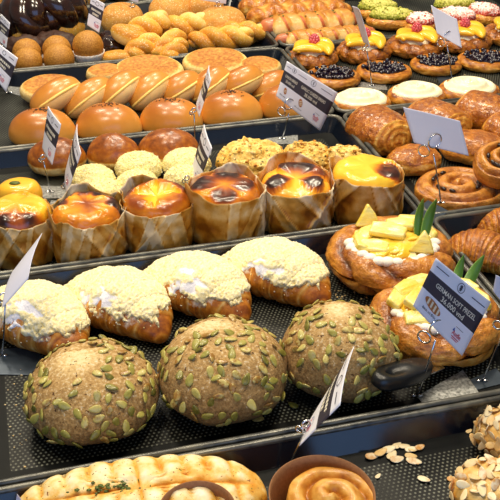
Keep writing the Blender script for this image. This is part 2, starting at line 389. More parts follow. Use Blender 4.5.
def twist_bread(L, r, turns=2.5, strands=2, seed=0., bend=.0):
    mb = MB()
    for q in range(strands):
        pts = []; n = 44
        for i in range(n):
            s = i / (n - 1) * 2 - 1; ph = s * turns * PI + q * 2 * PI / strands; e = max(0, 1 - abs(s) ** 3) ** .5
            o = r * .50 * e
            pts.append((s * L / 2, o * math.cos(ph) + bend * s * s * L, r * .95 + o * math.sin(ph)))
        mb.tube(pts, lambda t: r * .62 * max(.05, 1 - abs(2 * t - 1) ** 4) ** .5, 12, kf=lambda t, j: .42 + .3 * math.sin(2 * PI * j) + .2 * n3(t * 9, j * 2, seed, 1, seed))
    mb.v = [(x, y, max(0, z)) for x, y, z in mb.v]
    return mb

def flat_disc(rx, ry, h, seed=0., rim=.16, kb=.55):
    def kf(x, y, z):
        r = math.hypot(x, y)
        return .08 + .12 * z if z < .8 and r > .88 else kb * sm(.97, .78, r) + .15 * (r < .8) * fbm(x, y, 0, 2, seed)
    return dome(rx, ry, h, hb=.5, e=.26, e2=.3, amp=.0012, sc=22, seed=seed, kf=kf, nu=56, nv=30, dent=h * .10)

def slab(mb, pts, z0, z1, M_, k=.5, mat=0):
    """a solid with the outline pts between two levels"""
    a = [mb.add(M_ @ Vector((x, y, z0)), k - .15) for x, y in pts]; b = [mb.add(M_ @ Vector((x, y, z1)), k + .15) for x, y in pts]
    n = len(pts); mb.face(a[::-1], mat); mb.face(b, mat)
    for i in range(n): mb.face((a[i], a[(i + 1) % n], b[(i + 1) % n], b[i]), mat)
    return mb

def almond_mesh():
    def fn(u, v):
        t = (v - .5) * PI; a = 2 * PI * u; c = math.cos(t)
        x = .0072 * c * math.cos(a); y = .0042 * c * math.sin(a) * (1 - .25 * math.cos(a))
        return Vector((x, y, .0006 * math.sin(t) + 9 * x * x)), .5, 0.
    return MB().surf(fn, 14, 6).mesh('almond_flake', M['almond'])
def seed_mesh():
    def fn(u, v):
        t = (v - .5) * PI; a = 2 * PI * u; c = cosp(t, .7)
        x = .0073 * c * math.cos(a); y = .0042 * c * math.sin(a) * (1 - .3 * math.cos(a))
        return Vector((x, y, .0015 * math.sin(t))), .5, 0.
    return MB().surf(fn, 14, 8).mesh('pumpkin_seed', M['seed'])
ALM, SEED = almond_mesh(), seed_mesh()
def basis(n, spin, rd, tilt=.25):
    n = (n + Vector((rd.uniform(-tilt, tilt), rd.uniform(-tilt, tilt), rd.uniform(-tilt, tilt)))).normalized()
    t = n.orthogonal().normalized(); b = n.cross(t); x = t * math.cos(spin) + b * math.sin(spin)
    return Matrix((x, n.cross(x), n)).transposed()
def normal_at(fn, u, v):
    e = .006; a = fn((u + e) % 1, v)[0] - fn((u - e) % 1, v)[0]; b = fn(u, min(.999, v + e))[0] - fn(u, max(.001, v - e))[0]
    n = a.cross(b); return n.normalized() if n.length > 1e-12 else Vector((0, 0, 1))
def stud(root, fn, me, name, n, mind, ok, seed, lift=.001, vr=(.3, .97), tilt=.25, scale=(.85, 1.12)):
    rd = random.Random(seed); got = []; tries = 0
    while len(got) < n and tries < n * 60:
        tries += 1; u = rd.random(); v = rd.uniform(*vr); p = fn(u, v)[0]
        if not ok(p, u, v) or any((p - q).length < mind for q in got): continue
        if p.xy.length < 1e-4: continue
        nn = normal_at(fn, u, v); got.append(p)
        B = basis(nn, rd.uniform(0, 2 * PI), rd, tilt).to_4x4() @ Matrix.Scale(rd.uniform(*scale), 4); B.translation = p + nn * lift
        obj(name, me, parent=root, M=B)
    return got

# ------------------------------------------------------------------ trays and counter
def rrect(x0, x1, y0, y1, r, n=6):
    out = []
    for cx, cy, a0 in ((x1 - r, y1 - r, 0), (x0 + r, y1 - r, .5 * PI), (x0 + r, y0 + r, PI), (x1 - r, y0 + r, 1.5 * PI)):
        out += [(cx + r * math.cos(a0 + i / n * PI / 2), cy + r * math.sin(a0 + i / n * PI / 2)) for i in range(n + 1)]
    return out
def tray(x0, x1, y0, y1, label):
    cx, cy = (x0 + x1) / 2, (y0 + y1) / 2; w, d = (x1 - x0) / 2, (y1 - y0) / 2
    root = thing('baking_tray', label, 'tray', (cx, cy, 0), group='black baking trays set edge to edge')
    mb = MB(); loops = []
    for off, z, r in ((.010, 0, .016), (.002, RIM - .001, .020), (.0075, RIM - .001, .017), (.0215, FL, .012)):
        loops.append([mb.add((x, y, z)) for x, y in rrect(-w + off, w - off, -d + off, d - off, r)])
    n = len(loops[0]); mb.face(loops[0][::-1])
    for a, b in zip(loops, loops[1:]):
        for i in range(n): mb.face((a[i], a[(i + 1) % n], b[(i + 1) % n], b[i]))
    inner = [mb.add((x, y, FL)) for x, y in rrect(-w + .045, w - .045, -d + .045, d - .045, .004)]
    for i in range(n): mb.face((loops[3][i], loops[3][(i + 1) % n], inner[(i + 1) % n], inner[i]), 1)
    obj('pan', mb, [M['tray'], M['tray_margin']], root, smooth=False)
    fl = MB(); q = [fl.add((x, y, FL)) for x, y in rrect(-w + .045, w - .045, -d + .045, d - .045, .004)]; fl.face(q)
    obj('perforated_floor', fl, M['tray_floor'], root, smooth=False)
    rm = MB().tube([(x, y, RIM - .001) for x, y in rrect(-w + .0045, w - .0045, -d + .0045, d - .0045, .019, 8)], .0042, 8, closed=True)
    obj('rim', rm, M['rim'], root)
    return root
XL0, XD, XR1 = -.11, .587, 1.30
YS = (.335, .7435, 1.1535, 1.569, 1.955, 2.365, 2.775)
g = .001
tray(XL0, XD - g, YS[0], YS[1] - g, 'nearest black tray, under the scored herb loaf and the almond pastries')
tray(XL0, XD - g, YS[1] + g, YS[2] - g, 'black perforated tray under the three pumpkin seed breads')
tray(XL0, XD - g, YS[2] + g, YS[3] - g, 'black tray under the paper-wrapped cheesecakes and pale crumble buns')
tray(XL0, XD - g, YS[3] + g, YS[4] - g, 'black tray under the glossy sesame-dotted buns')
tray(XL0, XD - g, YS[4] + g, YS[5] - g, 'black tray under the round sesame balls, chocolate twists and sugared dough twists')
tray(XL0, XD - g, YS[5] + g, YS[6] - g, 'farthest black tray at the top left behind the chocolate twists')
tray(XD + g, XR1, YS[1] + g, YS[2] - g, 'black tray at the right edge beside the two pineapple pastries')
tray(XD + g, XR1, YS[2] + g, YS[3] - g, 'black tray under the chocolate pastry rolls and the raisin swirl')
tray(XD + g, XR1, YS[3] + g, YS[4] - g, 'black tray under the mango, blueberry and cream pastries')
tray(XD + g, XR1, YS[4] + g, YS[5] - g, 'black tray under the sausage breads and pistachio pastries')
ct = MB().box((-.6, .1, -.04), (1.9, 3.2, 0))
tag(obj('display_counter', ct, M['counter'], smooth=False), 'dark display counter the baking trays stand on', 'counter')

# ------------------------------------------------------------------ pumpkin seed breads
PB = 'round pumpkin seed breads'
bl = ('leftmost round rye bread with green pumpkin seeds, its bare patch facing left',
      'middle round rye bread with pumpkin seeds, between the two other seeded breads',
      'rightmost round pumpkin seed bread, behind the black knife handle and the slanted price card')
bare = (((-.20, .08), .46, .46), ((-.22, .30), .55, .27), ((-.05, .22), .30, .50))
for i, b in enumerate(((26, 338, 159, 447), (158, 316, 288, 427), (281, 300, 398, 404))):
    p, rx, ry, h = fit((b[0], b[1], b[2], b[3] - 9)); h = min(h, .112)
    root = thing('pumpkin_seed_bread', bl[i], 'bread', p, YAW, PB)
    fn = dome_fn(rx, ry, h, hb=.40, e=.88, e2=.62, amp=.0035, sc=22, seed=i * 3.3 + 1,
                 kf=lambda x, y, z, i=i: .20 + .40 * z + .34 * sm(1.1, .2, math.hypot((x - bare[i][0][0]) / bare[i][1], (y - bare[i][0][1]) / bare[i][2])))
    def fw(u, v, fn=fn, i=i, rx=rx, h=h):
        q, k, w = fn(u, v); crk = 0
        x, y = q.x / rx, q.y / rx
        c = abs(y - bare[i][0][1] - .28 - .25 * (x - bare[i][0][0]) + .05 * n3(x, y, 0, 6, i))
        c = sm(.05, .0, c) * sm(.55, .4, abs(x - bare[i][0][0])) * (q.z > h * .5)
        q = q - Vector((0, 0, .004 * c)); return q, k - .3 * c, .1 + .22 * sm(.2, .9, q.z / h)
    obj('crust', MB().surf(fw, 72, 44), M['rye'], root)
    (bx, by), ra, rb = bare[i]
    def ok(q, u, v, rx=rx, ry=ry, h=h, bx=bx, by=by, ra=ra, rb=rb):
        x, y = q.x / rx, q.y / ry
        e = math.hypot((x - bx) / ra, (y - by) / rb) + .25 * n3(x, y, 0, 4, bx)
        return (e > 1 or q.z < .5 * h) and q.z > (.27 + .14 * n3(x, y, 0, 3, by)) * h and not (y > .12 and q.z < .66 * h) and not (y > -.15 and q.z < .42 * h)
    stud(root, fn, SEED, 'pumpkin_seed', 100, .0090, ok, 40 + i, lift=.0014, vr=(.25, .98), tilt=.42)
rd = random.Random(3)
for i, (x, y, t) in enumerate(((293, 405, 'loose pumpkin seed on the tray floor between the middle and right seeded breads'),
                              (258, 419, 'loose pumpkin seed tucked under the front of the middle seeded bread'))):
    q = P(x, y, FL + .0018); o = obj('loose_pumpkin_seed', SEED, loc=q, rot=(0, 0, 2.2 + i)); tag(o, t, 'seed', 'loose pumpkin seeds')

# ------------------------------------------------------------------ crumble croissants
cl = ('leftmost crumble-topped croissant, beside the white card at the left edge', 'second crumble croissant from the left, above the leftmost seeded bread',
      'crumble-topped croissant second from the right, behind the middle seeded bread', 'rightmost crumble-topped croissant, next to the pineapple pastries')
for i, b in enumerate(((-10, 276, 83, 353), (69, 262, 170, 336), (143, 249, 254, 318), (222, 233, 333, 304))):
    cx, cy = (b[0] + b[2]) / 2, (b[1] + b[3]) / 2; p = P(cx, cy, .034); p.z = FL; sc = mpp(p)
    L = (b[2] - b[0]) * sc * 1.08
    root = thing('crumble_croissant', cl[i], 'croissant', p, YAW - .56, 'crumble-topped croissants')
    r0 = .051; L = .178
    pw = lambda s, th, i=i: .06 + .36 * sm(-.45, .35, math.sin(th)) * sm(1., .6, abs(s)) + .15 * n3(s * 3, th, 0, 1, i)
    fn = croissant_fn(L, r0, bend=.55, bands=4, seed=i * 5.1, flat=.70, powder=pw)
    obj('crust', MB().surf(fn, 48, 100), M['croissant'], root)
    def patch(u, v, i=i):   # a drift of powdered sugar on the near side
        s = 2 * v - 1; th = 2 * PI * u; a_ = PI - th
        return sm(.16, -.12, math.hypot((s - .04 + .10 * (i % 2)) / 1.0, (a_ - .70 - .35 * s) / 1.1) - .26 + .40 * fbm(s, th, i, 3.2, i * 3.)) if PI / 3 < th < PI * 1.2 else 0
    def mask(u, v, i=i):
        s = 2 * v - 1; th = 2 * PI * u; d = math.sin(th + .12) + .34 * fbm(math.cos(th), math.sin(th), v * 4.5, 2.2, i * 2 + .5) + .16 * n3(math.cos(th), math.sin(th), v * 4, 7, i)
        return d - .20 - .9 * sm(.55, .98, abs(s + .06))
    mb = offset_cover(fn, .0036, mask, .0013, 330, i * 4., 190, 210, patch)
    crumb_scatter(mb, fn, 700, .0007, .0017, (0, 1), (.04, .96), 5 + i, lambda u, v: mask(u, v) > .06 and patch(u, v) < .4, .6)
    crumb_scatter(mb, fn, 60, .0008, .0016, (0, .6), (.1, .95), 15 + i, lambda u, v: mask(u, v) > -.35, .6)
    obj('crumble_topping', mb, M['crumble'], root)

# ------------------------------------------------------------------ cheesecakes in baking paper
cks = ((-4, 188, 54, 276), (52, 194, 126, 266), (122, 179, 194, 258), (187, 174, 263, 247), (257, 163, 333, 236), (329, 156, 402, 229))
kl = ('leftmost paper-wrapped cheesecake, cut by the left edge behind the white card', 'paper-wrapped cheesecake with uneven rounded paper flaps, second from the left',
      'paper-wrapped cheesecake with a yellow sunken middle in its brown top', 'paper-wrapped cheesecake with a wide dark burnt top, before the biggest herb scone',
      'paper-wrapped cheesecake with four nearly black burnt blisters on top', 'rightmost paper-wrapped cheesecake, bright yellow with one round brown blister')
def burn(i, x, y):
    n = fbm(x, y, i, 2.2, i * 3.7); r = math.hypot(x, y)
    def spot(cx, cy, s): return sm(s, s * .55, math.hypot(x - cx, y - cy) + .06 * n)
    if i == 0: return .22 + .2 * n + .5 * sm(-.25, -.6, y) * sm(-.4, .2, x + .4 * n + .5)
    if i == 1: return .38 + .15 * n + .5 * sm(.4, .8, r + .3 * n) * (y > -.1) + .3 * spot(.1, -.2, .4)
    if i == 2: return .10 + .50 * sm(.42, .72, r + .35 * n) * sm(1.15, .8, r) + .25 * sm(.6, 1, r) * (y > 0)
    if i == 3: return .35 + .2 * n + .55 * max(spot(-.5, .1, .55), spot(.45, .05, .5), spot(.05, .55, .5), spot(.0, -.55, .45))
    if i == 4: return .16 + .1 * n + .8 * max(spot(-.5, -.35, .42), spot(.2, .45, .52), spot(.45, -.4, .32), spot(-.25, .5, .3), .7 * spot(.6, .15, .4))
    return .06 + .08 * n + .80 * spot(.60, -.20, .56) + .4 * spot(-.12, .35, .12)
for i, b in enumerate(cks):
    cx, cy = (b[0] + b[2]) / 2, (b[1] + b[3]) / 2; hh = .084
    p = P(cx, cy, hh / 2); p.z = FL; R = (b[2] - b[0]) / 2 * mpp(p) * .98
    if i == 0: R = .050; p = P(21, 232, hh / 2); p.z = FL
    root = thing('paper_wrapped_cheesecake', kl[i], 'cheesecake', p, YAW, 'cheesecakes in baking paper')
    ck = R * .955
    def kf(x, y, z, i=i): return burn(i, x, y) + (.16 if 0 < i < 5 else .05) * sm(.55, .95, math.hypot(x, y)) if z > .62 else .42
    f0 = dome_fn(ck, ck, hh, hb=.70, e=.25, e2=.12, amp=.002, sc=20, seed=i * 2.7, kf=kf)
    def fd(u, v, f0=f0, i=i, ck=ck, hh=hh):
        q, k, w = f0(u, v)
        if q.z > hh * .6: q.z += (-.008 if i in (2, 3, 4) else .003) * (burn(i, q.x / ck, q.y / ck) < .35) + .003 * fbm(q.x, q.y, 0, 40, i)
        return q, k, w
    obj('cheesecake', MB().surf(fd, 72, 56), M['cheese_top'], root)
    rd = random.Random(60 + i); top = (.070, .072, .070, .078, .073, .073)[i]
    fl = [(rd.uniform(0, 1), rd.uniform(.010, .024), rd.uniform(.06, .11)) for _ in range(5)]
    if i == 0: fl = [(.3, .006, .1), (.7, .004, .1)]
    if i == 1: fl = [(.30, .016, .09), (.56, .018, .06), (.10, .010, .07), (.80, .002, .08), (.68, .008, .05)]
    if i == 2: fl = [(.36, .018, .12), (.80, .003, .1), (.55, .004, .08)]
    if i == 3: fl = [(.62, .014, .10), (.55, .012, .05), (.2, .012, .1), (.78, .005, .10)]
    if i == 4: fl = [(.28, .018, .14), (.55, .012, .05), (.80, .003, .1)]
    if i == 5: fl = [(.5, .014, .07), (.42, .014, .08), (.62, .008, .05), (.72, .008, .12), (.95, .002, .1)]
    folds = [(rd.random(), rd.uniform(-.18, .18), rd.uniform(.012, .045), rd.choice((-1, 1))) for _ in range(15)]
    def fp(u, v, R=R, fl=fl, top=top, folds=folds, i=i):
        a = 2 * PI * u; H = top
        for c, hgt, wd in fl:
            dd = abs((u - c + .5) % 1 - .5); H += hgt * sm(wd * 1.15, wd * .15, dd)
        z = .0005 + H * v; r = R * (.955 + .035 * sm(0, .2, v)) * (1 + .012 * math.sin(5 * a + i))
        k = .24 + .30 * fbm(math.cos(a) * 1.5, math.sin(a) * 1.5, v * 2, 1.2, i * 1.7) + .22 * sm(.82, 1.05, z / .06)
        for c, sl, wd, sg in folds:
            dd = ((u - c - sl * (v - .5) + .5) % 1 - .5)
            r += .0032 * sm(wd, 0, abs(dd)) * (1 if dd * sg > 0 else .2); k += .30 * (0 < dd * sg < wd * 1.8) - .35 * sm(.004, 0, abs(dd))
        r += .002 * n3(math.cos(a) * 3, math.sin(a) * 3, v * 4, 1.4, i) + .002 * sm(.06, .09, z)
        return Vector((r * math.cos(a), r * math.sin(a), z)), k, 0.
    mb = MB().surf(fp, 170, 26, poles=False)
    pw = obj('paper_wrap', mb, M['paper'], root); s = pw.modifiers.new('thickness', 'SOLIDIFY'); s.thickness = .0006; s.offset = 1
p, rx, ry, h = fit((0, 182, 44, 202), .8, h=.05)
root = thing('cheese_bread', 'yellow cheese-topped bread with a dab of green behind the leftmost cheesecake', 'bread', P(19, 190, .04) * 1, YAW); root.location.z = FL
obj('crust', dome(.037, .03, .05, hb=.5, e=.4, amp=.0015, seed=4, kf=lambda x, y, z: .15 + .1 * z), M['cheese_top'], root)
obj('herb', MB().ball((-.004, -.004, .0505), .006, 9, 6, sq=(1.6, 1, .5)), M['broccoli'], root)

# ------------------------------------------------------------------ dark glazed buns and pale crumble buns behind the cheesecakes
for b, t in (((27, 133, 86, 176), 'dark glazed bun behind the two slim price cards at the left'), ((86, 131, 140, 170), 'middle of the three dark glazed buns, above the pale crumble buns'),
             ((138, 125, 199, 166), 'rightmost dark glazed bun, behind the pale crumble buns')):
    p, rx, ry, h = fit(b, .8, h=.062); i = int(b[0])
    def kf(x, y, z, i=i): return (.06 + .12 * z if z < .40 else .62 + .3 * (z - .4)) + .08 * fbm(x, y, z, 3, i)
    o = obj('dark_glazed_bun', dome(rx, ry, h, hb=.36, e=1.12, e2=.6, amp=.002, sc=24, seed=i, kf=kf, nu=56, nv=36), M['dark_bun'], loc=p, rot=(0, 0, YAW))
    tag(o, t, 'bun', 'dark glazed buns')
for b, t in (((68, 163, 116, 197), 'pale crumble bun at the back left of its cluster, beside a slim card'), ((115, 153, 162, 180), 'pale crumble bun at the back middle of the cluster'),
             ((162, 150, 211, 176), 'pale crumble bun at the back right of the cluster, beside a tilted card'), ((74, 182, 125, 212), 'pale crumble bun at the front left, behind the flapped cheesecake paper'),
             ((116, 173, 161, 203), 'pale crumble bun at the front middle of the cluster'), ((164, 169, 207, 197), 'pale crumble bun at the front right, behind the yellow sunken cheesecake')):
    p, rx, ry, h = fit(b, .9, h=.046)
    if b[1] > 168: p = p + Vector((0, .012, 0))
    mb = dome(rx, ry, h, hb=.4, e=.75, amp=.0018, sc=120, seed=b[0], kf=lambda x, y, z: .5 + .15 * z, nu=100, nv=60)
    crumb_scatter(mb, dome_fn(rx, ry, h, hb=.4, e=.75, amp=.0018, sc=120, seed=b[0]), 420, .0007, .0016, (0, 1), (.42, .98), int(b[0]), None, .6)
    tag(obj('crumble_bun', mb, M['melon'], loc=p, rot=(0, 0, YAW)), t, 'bun', 'pale crumble buns')
for b, t, sd in (((217, 134, 289, 186), 'biggest craggy herb cheese scone, leftmost of the three, behind the dark-topped cheesecake', 2), ((281, 138, 331, 182), 'craggy herb cheese scone in the middle of the three, under the double price card', 7), ((322, 146, 366, 180), 'smooth herb cheese scone, rightmost of the three, behind the yellow cheesecake', 9)):
    p, rx, ry, h = fit(b, .85, h=.06)
    mb = dome(rx, ry, h, hb=.35, e=.8, amp=.0075 if sd < 9 else .004, sc=52, seed=sd, kf=lambda x, y, z: .4 + .3 * z, nu=110, nv=60)
    crumb_scatter(mb, dome_fn(rx, ry, h, hb=.35, e=.8, amp=.0075 if sd < 9 else .004, sc=52, seed=sd), 110, .002, .0042, (0, 1), (.45, .98), sd, None, .55)
    tag(obj('herb_scone', mb, M['herb_scone'], loc=p, rot=(0, 0, YAW)), t, 'scone', 'herb cheese scones')

# ------------------------------------------------------------------ glossy buns
def sesame(root, rx, ry, h, seed, fn, cx, cy, n=34):
    rd = random.Random(seed); mb = MB()
    for _ in range(n):
        x, y = cx + rd.gauss(0, .17), cy + rd.gauss(0, .12); a = math.atan2(y, x) / (2 * PI) % 1; r = math.hypot(x, y)
        v = .5 + math.acos(min(.999, r ** (1 / .8))) / PI; p, n_ = fn(a, v)[0], normal_at(fn, a, v)
        B = basis(n_, rd.uniform(0, 6), rd, .1); mb.ball(p + n_ * .0005, .0019, 6, 4, sq=(1, .6, .4), M=B)
    o = obj('black_sesame', mb, M['black_seed'], root); o['kind'] = 'stuff'
for i, (b, t, c) in enumerate((((8, 106, 76, 146), 'leftmost glossy bun of the front row, beside an empty stretch of tray', (.0, .3)), ((75, 101, 142, 141), 'glossy bun with black sesame on its crown, second in the front row', (.1, .25)),
                               ((139, 97, 203, 134), 'glossy sesame-dotted bun with a slim price card before its right end', (.1, .3)), ((198, 88, 263, 127), 'big glossy sesame-dotted bun with two bright highlights, fourth in the front row', (.0, .35)),
                               ((258, 81, 318, 121), 'rightmost glossy bun of the front row, partly behind the double price card', (.1, .3)))):
    p, rx, ry, h = fit(b, .76, h=.064)
    root = thing('glossy_bun', t, 'bun', p, YAW, 'glossy buns in the front row')
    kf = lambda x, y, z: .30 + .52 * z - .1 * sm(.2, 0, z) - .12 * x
    fn = dome_fn(rx, ry, h, hb=.24, e=.84, e2=.4, amp=.0015, sc=16, seed=i * 7., kf=kf)
    obj('crust', MB().surf(fn, 56, 34), M['bun'], root); sesame(root, rx, ry, h, i, fn, .04, .02 if i else .1)
for i, (cx, cy, w, tl, t) in enumerate(((55, 96, 57, 36, 'cream-filled bun leaning at the left end of the back row'), (88, 97, 56, 40, 'leaning cream-filled bun, second from the left end'),
                                        (119, 90, 50, 42, 'leaning cream-filled bun above the second sesame bun'), (149, 90, 50, 42, 'leaning cream-filled bun, fourth from the left end'),
                                        (181, 88, 46, 36, 'leaning cream-filled bun directly left of the slim upright card'), (210, 84, 48, 40, 'leaning cream-filled bun behind the slim upright card'),
                                        (242, 81, 46, 28, 'leaning cream-filled bun above the big highlighted bun'), (272, 86, 44, 26, 'rightmost leaning cream-filled bun, left of the double price card'))):
    q = PY(cx, cy, 1.752); m = mpp(q); a = math.radians(tl); L = w / 2 * m
    xd = RT * math.cos(a) + UP * math.sin(a) + FW * .25; zd = (UP * math.cos(a) - RT * math.sin(a)) * .95 - FW * (.13 if i < 4 else .26)
    Mx = frame(xd, zd, q); h = .058
    Mx.translation = q - Mx.to_3x3() @ Vector((0, 0, h * .5))
    root = thing('cream_filled_bun', t, 'bun', group='leaning cream-filled buns', M=Mx)
    kf = lambda x, y, z: (.05 + .22 * z if z < .42 else .42 + .62 * (z - .4))
    obj('crust', dome(L, L * .66, h, hb=.45, e=.75, e2=.72, amp=.0012, sc=16, seed=i * 3. + 30, kf=kf, nu=56, nv=40), M['bun'], root)
    def strip(u, v, L=L, h=h, i=i):
        a_ = 2 * PI * u; b_ = 2 * PI * v; r = 1 + .03 * n3(math.cos(a_) * 3, math.sin(a_) * 3, 0, 1, i)
        return Vector(((L * .955 * r + .0025 * math.cos(b_)) * math.cos(a_), (L * .632 * r + .0025 * math.cos(b_)) * math.sin(a_), h * .40 + .0034 * math.sin(b_))), .5, 0.
    obj('cream_filling', MB().surf(strip, 60, 8, poles=False), M['custard_cream'], root)
for i, (b, t, y) in enumerate((((20, 73, 82, 102), 'flat browned disc bread at the left end, behind the first leaning bun', 1.83), ((86, 58, 124, 82), 'small flat disc bread half hidden behind the leaning buns', 1.89),
                               ((113, 56, 184, 82), 'wide flat disc bread with pale sides, left of the largest disc', 1.865), ((182, 47, 248, 74), 'flat browned disc bread below the sugared loaf, middle of the back', 1.875), ((238, 52, 281, 76), 'rightmost flat disc bread, at the tray corner', 1.88))):
    cx, cy = (b[0] + b[2]) / 2, (b[1] + b[3]) / 2; q = P(cx, cy, .032 if i else .03); rx = (b[2] - b[0]) / 2 * mpp(q); h = .032; tl = .20
    root = obj('flat_disc_bread', flat_disc(rx, rx * .72, h, seed=i * 2.2, kb=.58), M['disc'], loc=(q.x, q.y - .004, FL + rx * .72 * math.sin(tl) * .8), rot=(tl, 0, YAW))
    tag(root, t, 'bread', 'flat disc breads')

# ------------------------------------------------------------------ back left tray: sesame balls, chocolate twists, sugared dough
for i, (x, y, r, z, t) in enumerate(((27, 53, 14.5, .036, 'round sesame ball at the back left of the group of four'), (28, 62, 14.5, .036, 'round sesame ball at the front left, beside the price card at the edge'),
                                     (57, 50, 14.5, .036, 'round sesame ball at the back right of the group of four'), (59, 59, 15.5, .036, 'round sesame ball at the front right of the group of four'), (88, 46, 15.5, .036, 'single round sesame ball right of the group, behind a wire pin'))):
    yy = (2.062, 2.002, 2.055, 2.0, 2.015)[i]; q = PY(x, y, yy); R = r * mpp(q) ; zz = max(q.z, FL + R * .95)
    root = thing('sesame_ball', t, 'ball', (q.x, q.y, FL), YAW, 'round sesame balls')
    zz = q.z - FL
    def fb(u, v, R=R, zz=zz, i=i):
        tt = (v - .5) * PI; a = 2 * PI * u; d = R * (1 + .02 * n3(math.cos(a) * math.cos(tt), math.sin(a) * math.cos(tt), math.sin(tt), 3, i))
        return Vector((d * math.cos(tt) * math.cos(a), d * math.cos(tt) * math.sin(a), max(.001, zz + d * math.sin(tt)))), .5 + .15 * math.sin(tt), 0.
    obj('coating', MB().surf(fb, 40, 28), M['sesame_ball'], root)
    def fc(u, v, R=R, i=i, zz=zz):
        a = 2 * PI * u; r = R * (.62 + .42 * v) * (1 + .03 * math.cos(24 * a) * v); return Vector((r * math.cos(a), r * math.sin(a), .0005 + (zz - R * .35) * v)), .5, 0.
    cup = obj('paper_cup', MB().surf(fc, 96, 5, poles=False), M['white_paper'], root); sd = cup.modifiers.new('thickness', 'SOLIDIFY'); sd.thickness = .0004
def choc_twist(q, L, r, rz, seed, label, lumps=5):
    root = thing('chocolate_twist', label, 'pastry', q, rz, 'chocolate-glazed twists')
    obj('dough', dome(L * .46, r * .92, r * 1.1, hb=.5, e=.6, amp=.003, sc=30, seed=seed, kf=lambda x, y, z: .25 + .3 * z), M['donut'], root)
    mb = twist_bread(L, r * .95, 1.15, 3, seed, .15); mb.v = [(x + .004 * n3(x, y, z, 30, seed), y, z + .35 * r + .004 * n3(x, y, z, 40, seed + 3)) for x, y, z in mb.v]
    obj('chocolate_glaze', mb, M['choc'], root)
def at(x, y, yy, z=None):
    q = PY(x, y, yy); q.z = FL if z is None else z; return q
choc_twist(at(8, 16, 2.20), .13, .042, YAW + .5, 1, 'chocolate-glazed twist at the left edge, behind the upper card')
choc_twist(at(28, 22, 2.19), .10, .055, YAW - .5, 2, 'chocolate-glazed twist with shiny strands, behind the left sesame balls')
choc_twist(at(61, 18, 2.21), .11, .060, YAW + .9, 3, 'tall chocolate-glazed twist with pale dough showing, right of the other twists')
for x, y, yy, L, w, t in ((24, 41, 2.105, .075, .034, 'low dark chocolate bun behind the left sesame balls'), (54, 37, 2.115, .085, .034, 'low dark chocolate bun behind the right pair of sesame balls'), (112, 37, 2.10, .06, .05, 'dark chocolate-glazed bun right of the single sesame ball')):
    q = at(x, y, yy); h = .05 if x < 100 else .04
    tag(obj('chocolate_bun', dome(L * .62, w, h, hb=.4, e=.7, amp=.005, sc=40, seed=x, nu=60, nv=36), M['choc_dull'] if x < 100 else M['choc'], loc=q, rot=(0, 0, YAW)), t, 'bun', 'dark chocolate buns')
def ring_donut(x, y, yy, rx, ry, r, rz, t, tilt=0):
    q = at(x, y, yy)
    def f(u, v):
        a = 2 * PI * u; b = 2 * PI * v
        return Vector(((rx + r * math.cos(b)) * math.cos(a), (ry + r * math.cos(b)) * math.sin(a), r * 1.0 + r * math.sin(b) * 1.0)), .25 + .45 * abs(math.sin(b)) ** 1.5, 0.
    o = obj('ring_doughnut', MB().surf(f, 48, 20, poles=False), M['donut'], loc=q, rot=(tilt, 0, rz)); tag(o, t, 'doughnut', 'folded dough rings')
q = at(117, 55, 2.0); tag(obj('sugared_dough_bun', dome(.036, .022, .034, hb=.5, e=.6, seed=5, kf=lambda x, y, z: .1 + .6 * sm(.4, .7, z)), M['donut'], loc=q, rot=(0, 0, YAW)), 'smooth sugared dough bun at the front, right of the single sesame ball', 'bun')
q = at(127, 40, 2.06); o = obj('sugared_dough_bun', dome(.045, .026, .042, hb=.5, e=.6, seed=6, kf=lambda x, y, z: .1 + .6 * sm(.4, .7, z)), M['donut'], loc=(q.x, q.y, .03), rot=(0, .35, YAW)); tag(o, 'smooth sugared dough bun tilted against the dough twists', 'bun')
tw = ((146, 47, 2.02, .10, .026, .9, .05, 'knotted sugared dough twist, leftmost of the pile'), (150, 26, 2.09, .12, .028, .75, .05, 'knotted sugared dough twist standing high at the top of the pile'),
      (171, 44, 2.03, .12, .026, 1.1, .03, 'knotted sugared dough twist in the middle of the pile'), (184, 26, 2.12, .13, .028, .2, .05, 'knotted sugared dough twist behind the middle of the pile'),
      (176, 51, 1.995, .10, .024, 1.3, .0, 'small knotted dough twist at the front of the pile'), (222, 40, 2.035, .15, .028, .18, .0, 'long knotted sugared dough twist at the right, before the sugared loaf'), (241, 36, 2.07, .12, .026, .1, .0, 'rightmost knotted dough twist, by the tray corner'))
for i, (x, y, yy, L, r, a, z, t) in enumerate(tw):
    q = PY(x, y, yy); q.z = max(FL, q.z - r * 1.0)
    tag(obj('sugared_dough_twist', twist_bread(L, r, 1.5 + .2 * (i % 2), 2, i * 2., .1), M['donut'], loc=q, rot=(0, -.12 if z else 0, YAW + a)), t, 'twist', 'knotted sugared dough twists')
for i, (x, y, yy, L, w, h, t) in enumerate(((122, 15, 2.22, .10, .05, .07, 'sugar-crusted loaf at the back, behind the wire pin and the dough bun'), (170, 9, 2.24, .10, .05, .075, 'sugar-crusted loaf behind the knotted dough pile'),
                                            (222, 18, 2.13, .112, .05, .07, 'big sugar-crusted loaf at the right, above the long dough twist'), (205, 6, 2.24, .09, .05, .08, 'sugar-crusted loaf behind the big right one'))):
    q = at(x, y, yy); tag(obj('sugared_loaf', dome(L * .52, w, h, hb=.45, e=.62, amp=.002, sc=20, seed=i * 3., kf=lambda x, y, z: .2 + .5 * z, nu=56, nv=34), M['sugar_loaf'], loc=q, rot=(0, 0, YAW + .1)), t, 'bread', 'sugar-crusted loaves')
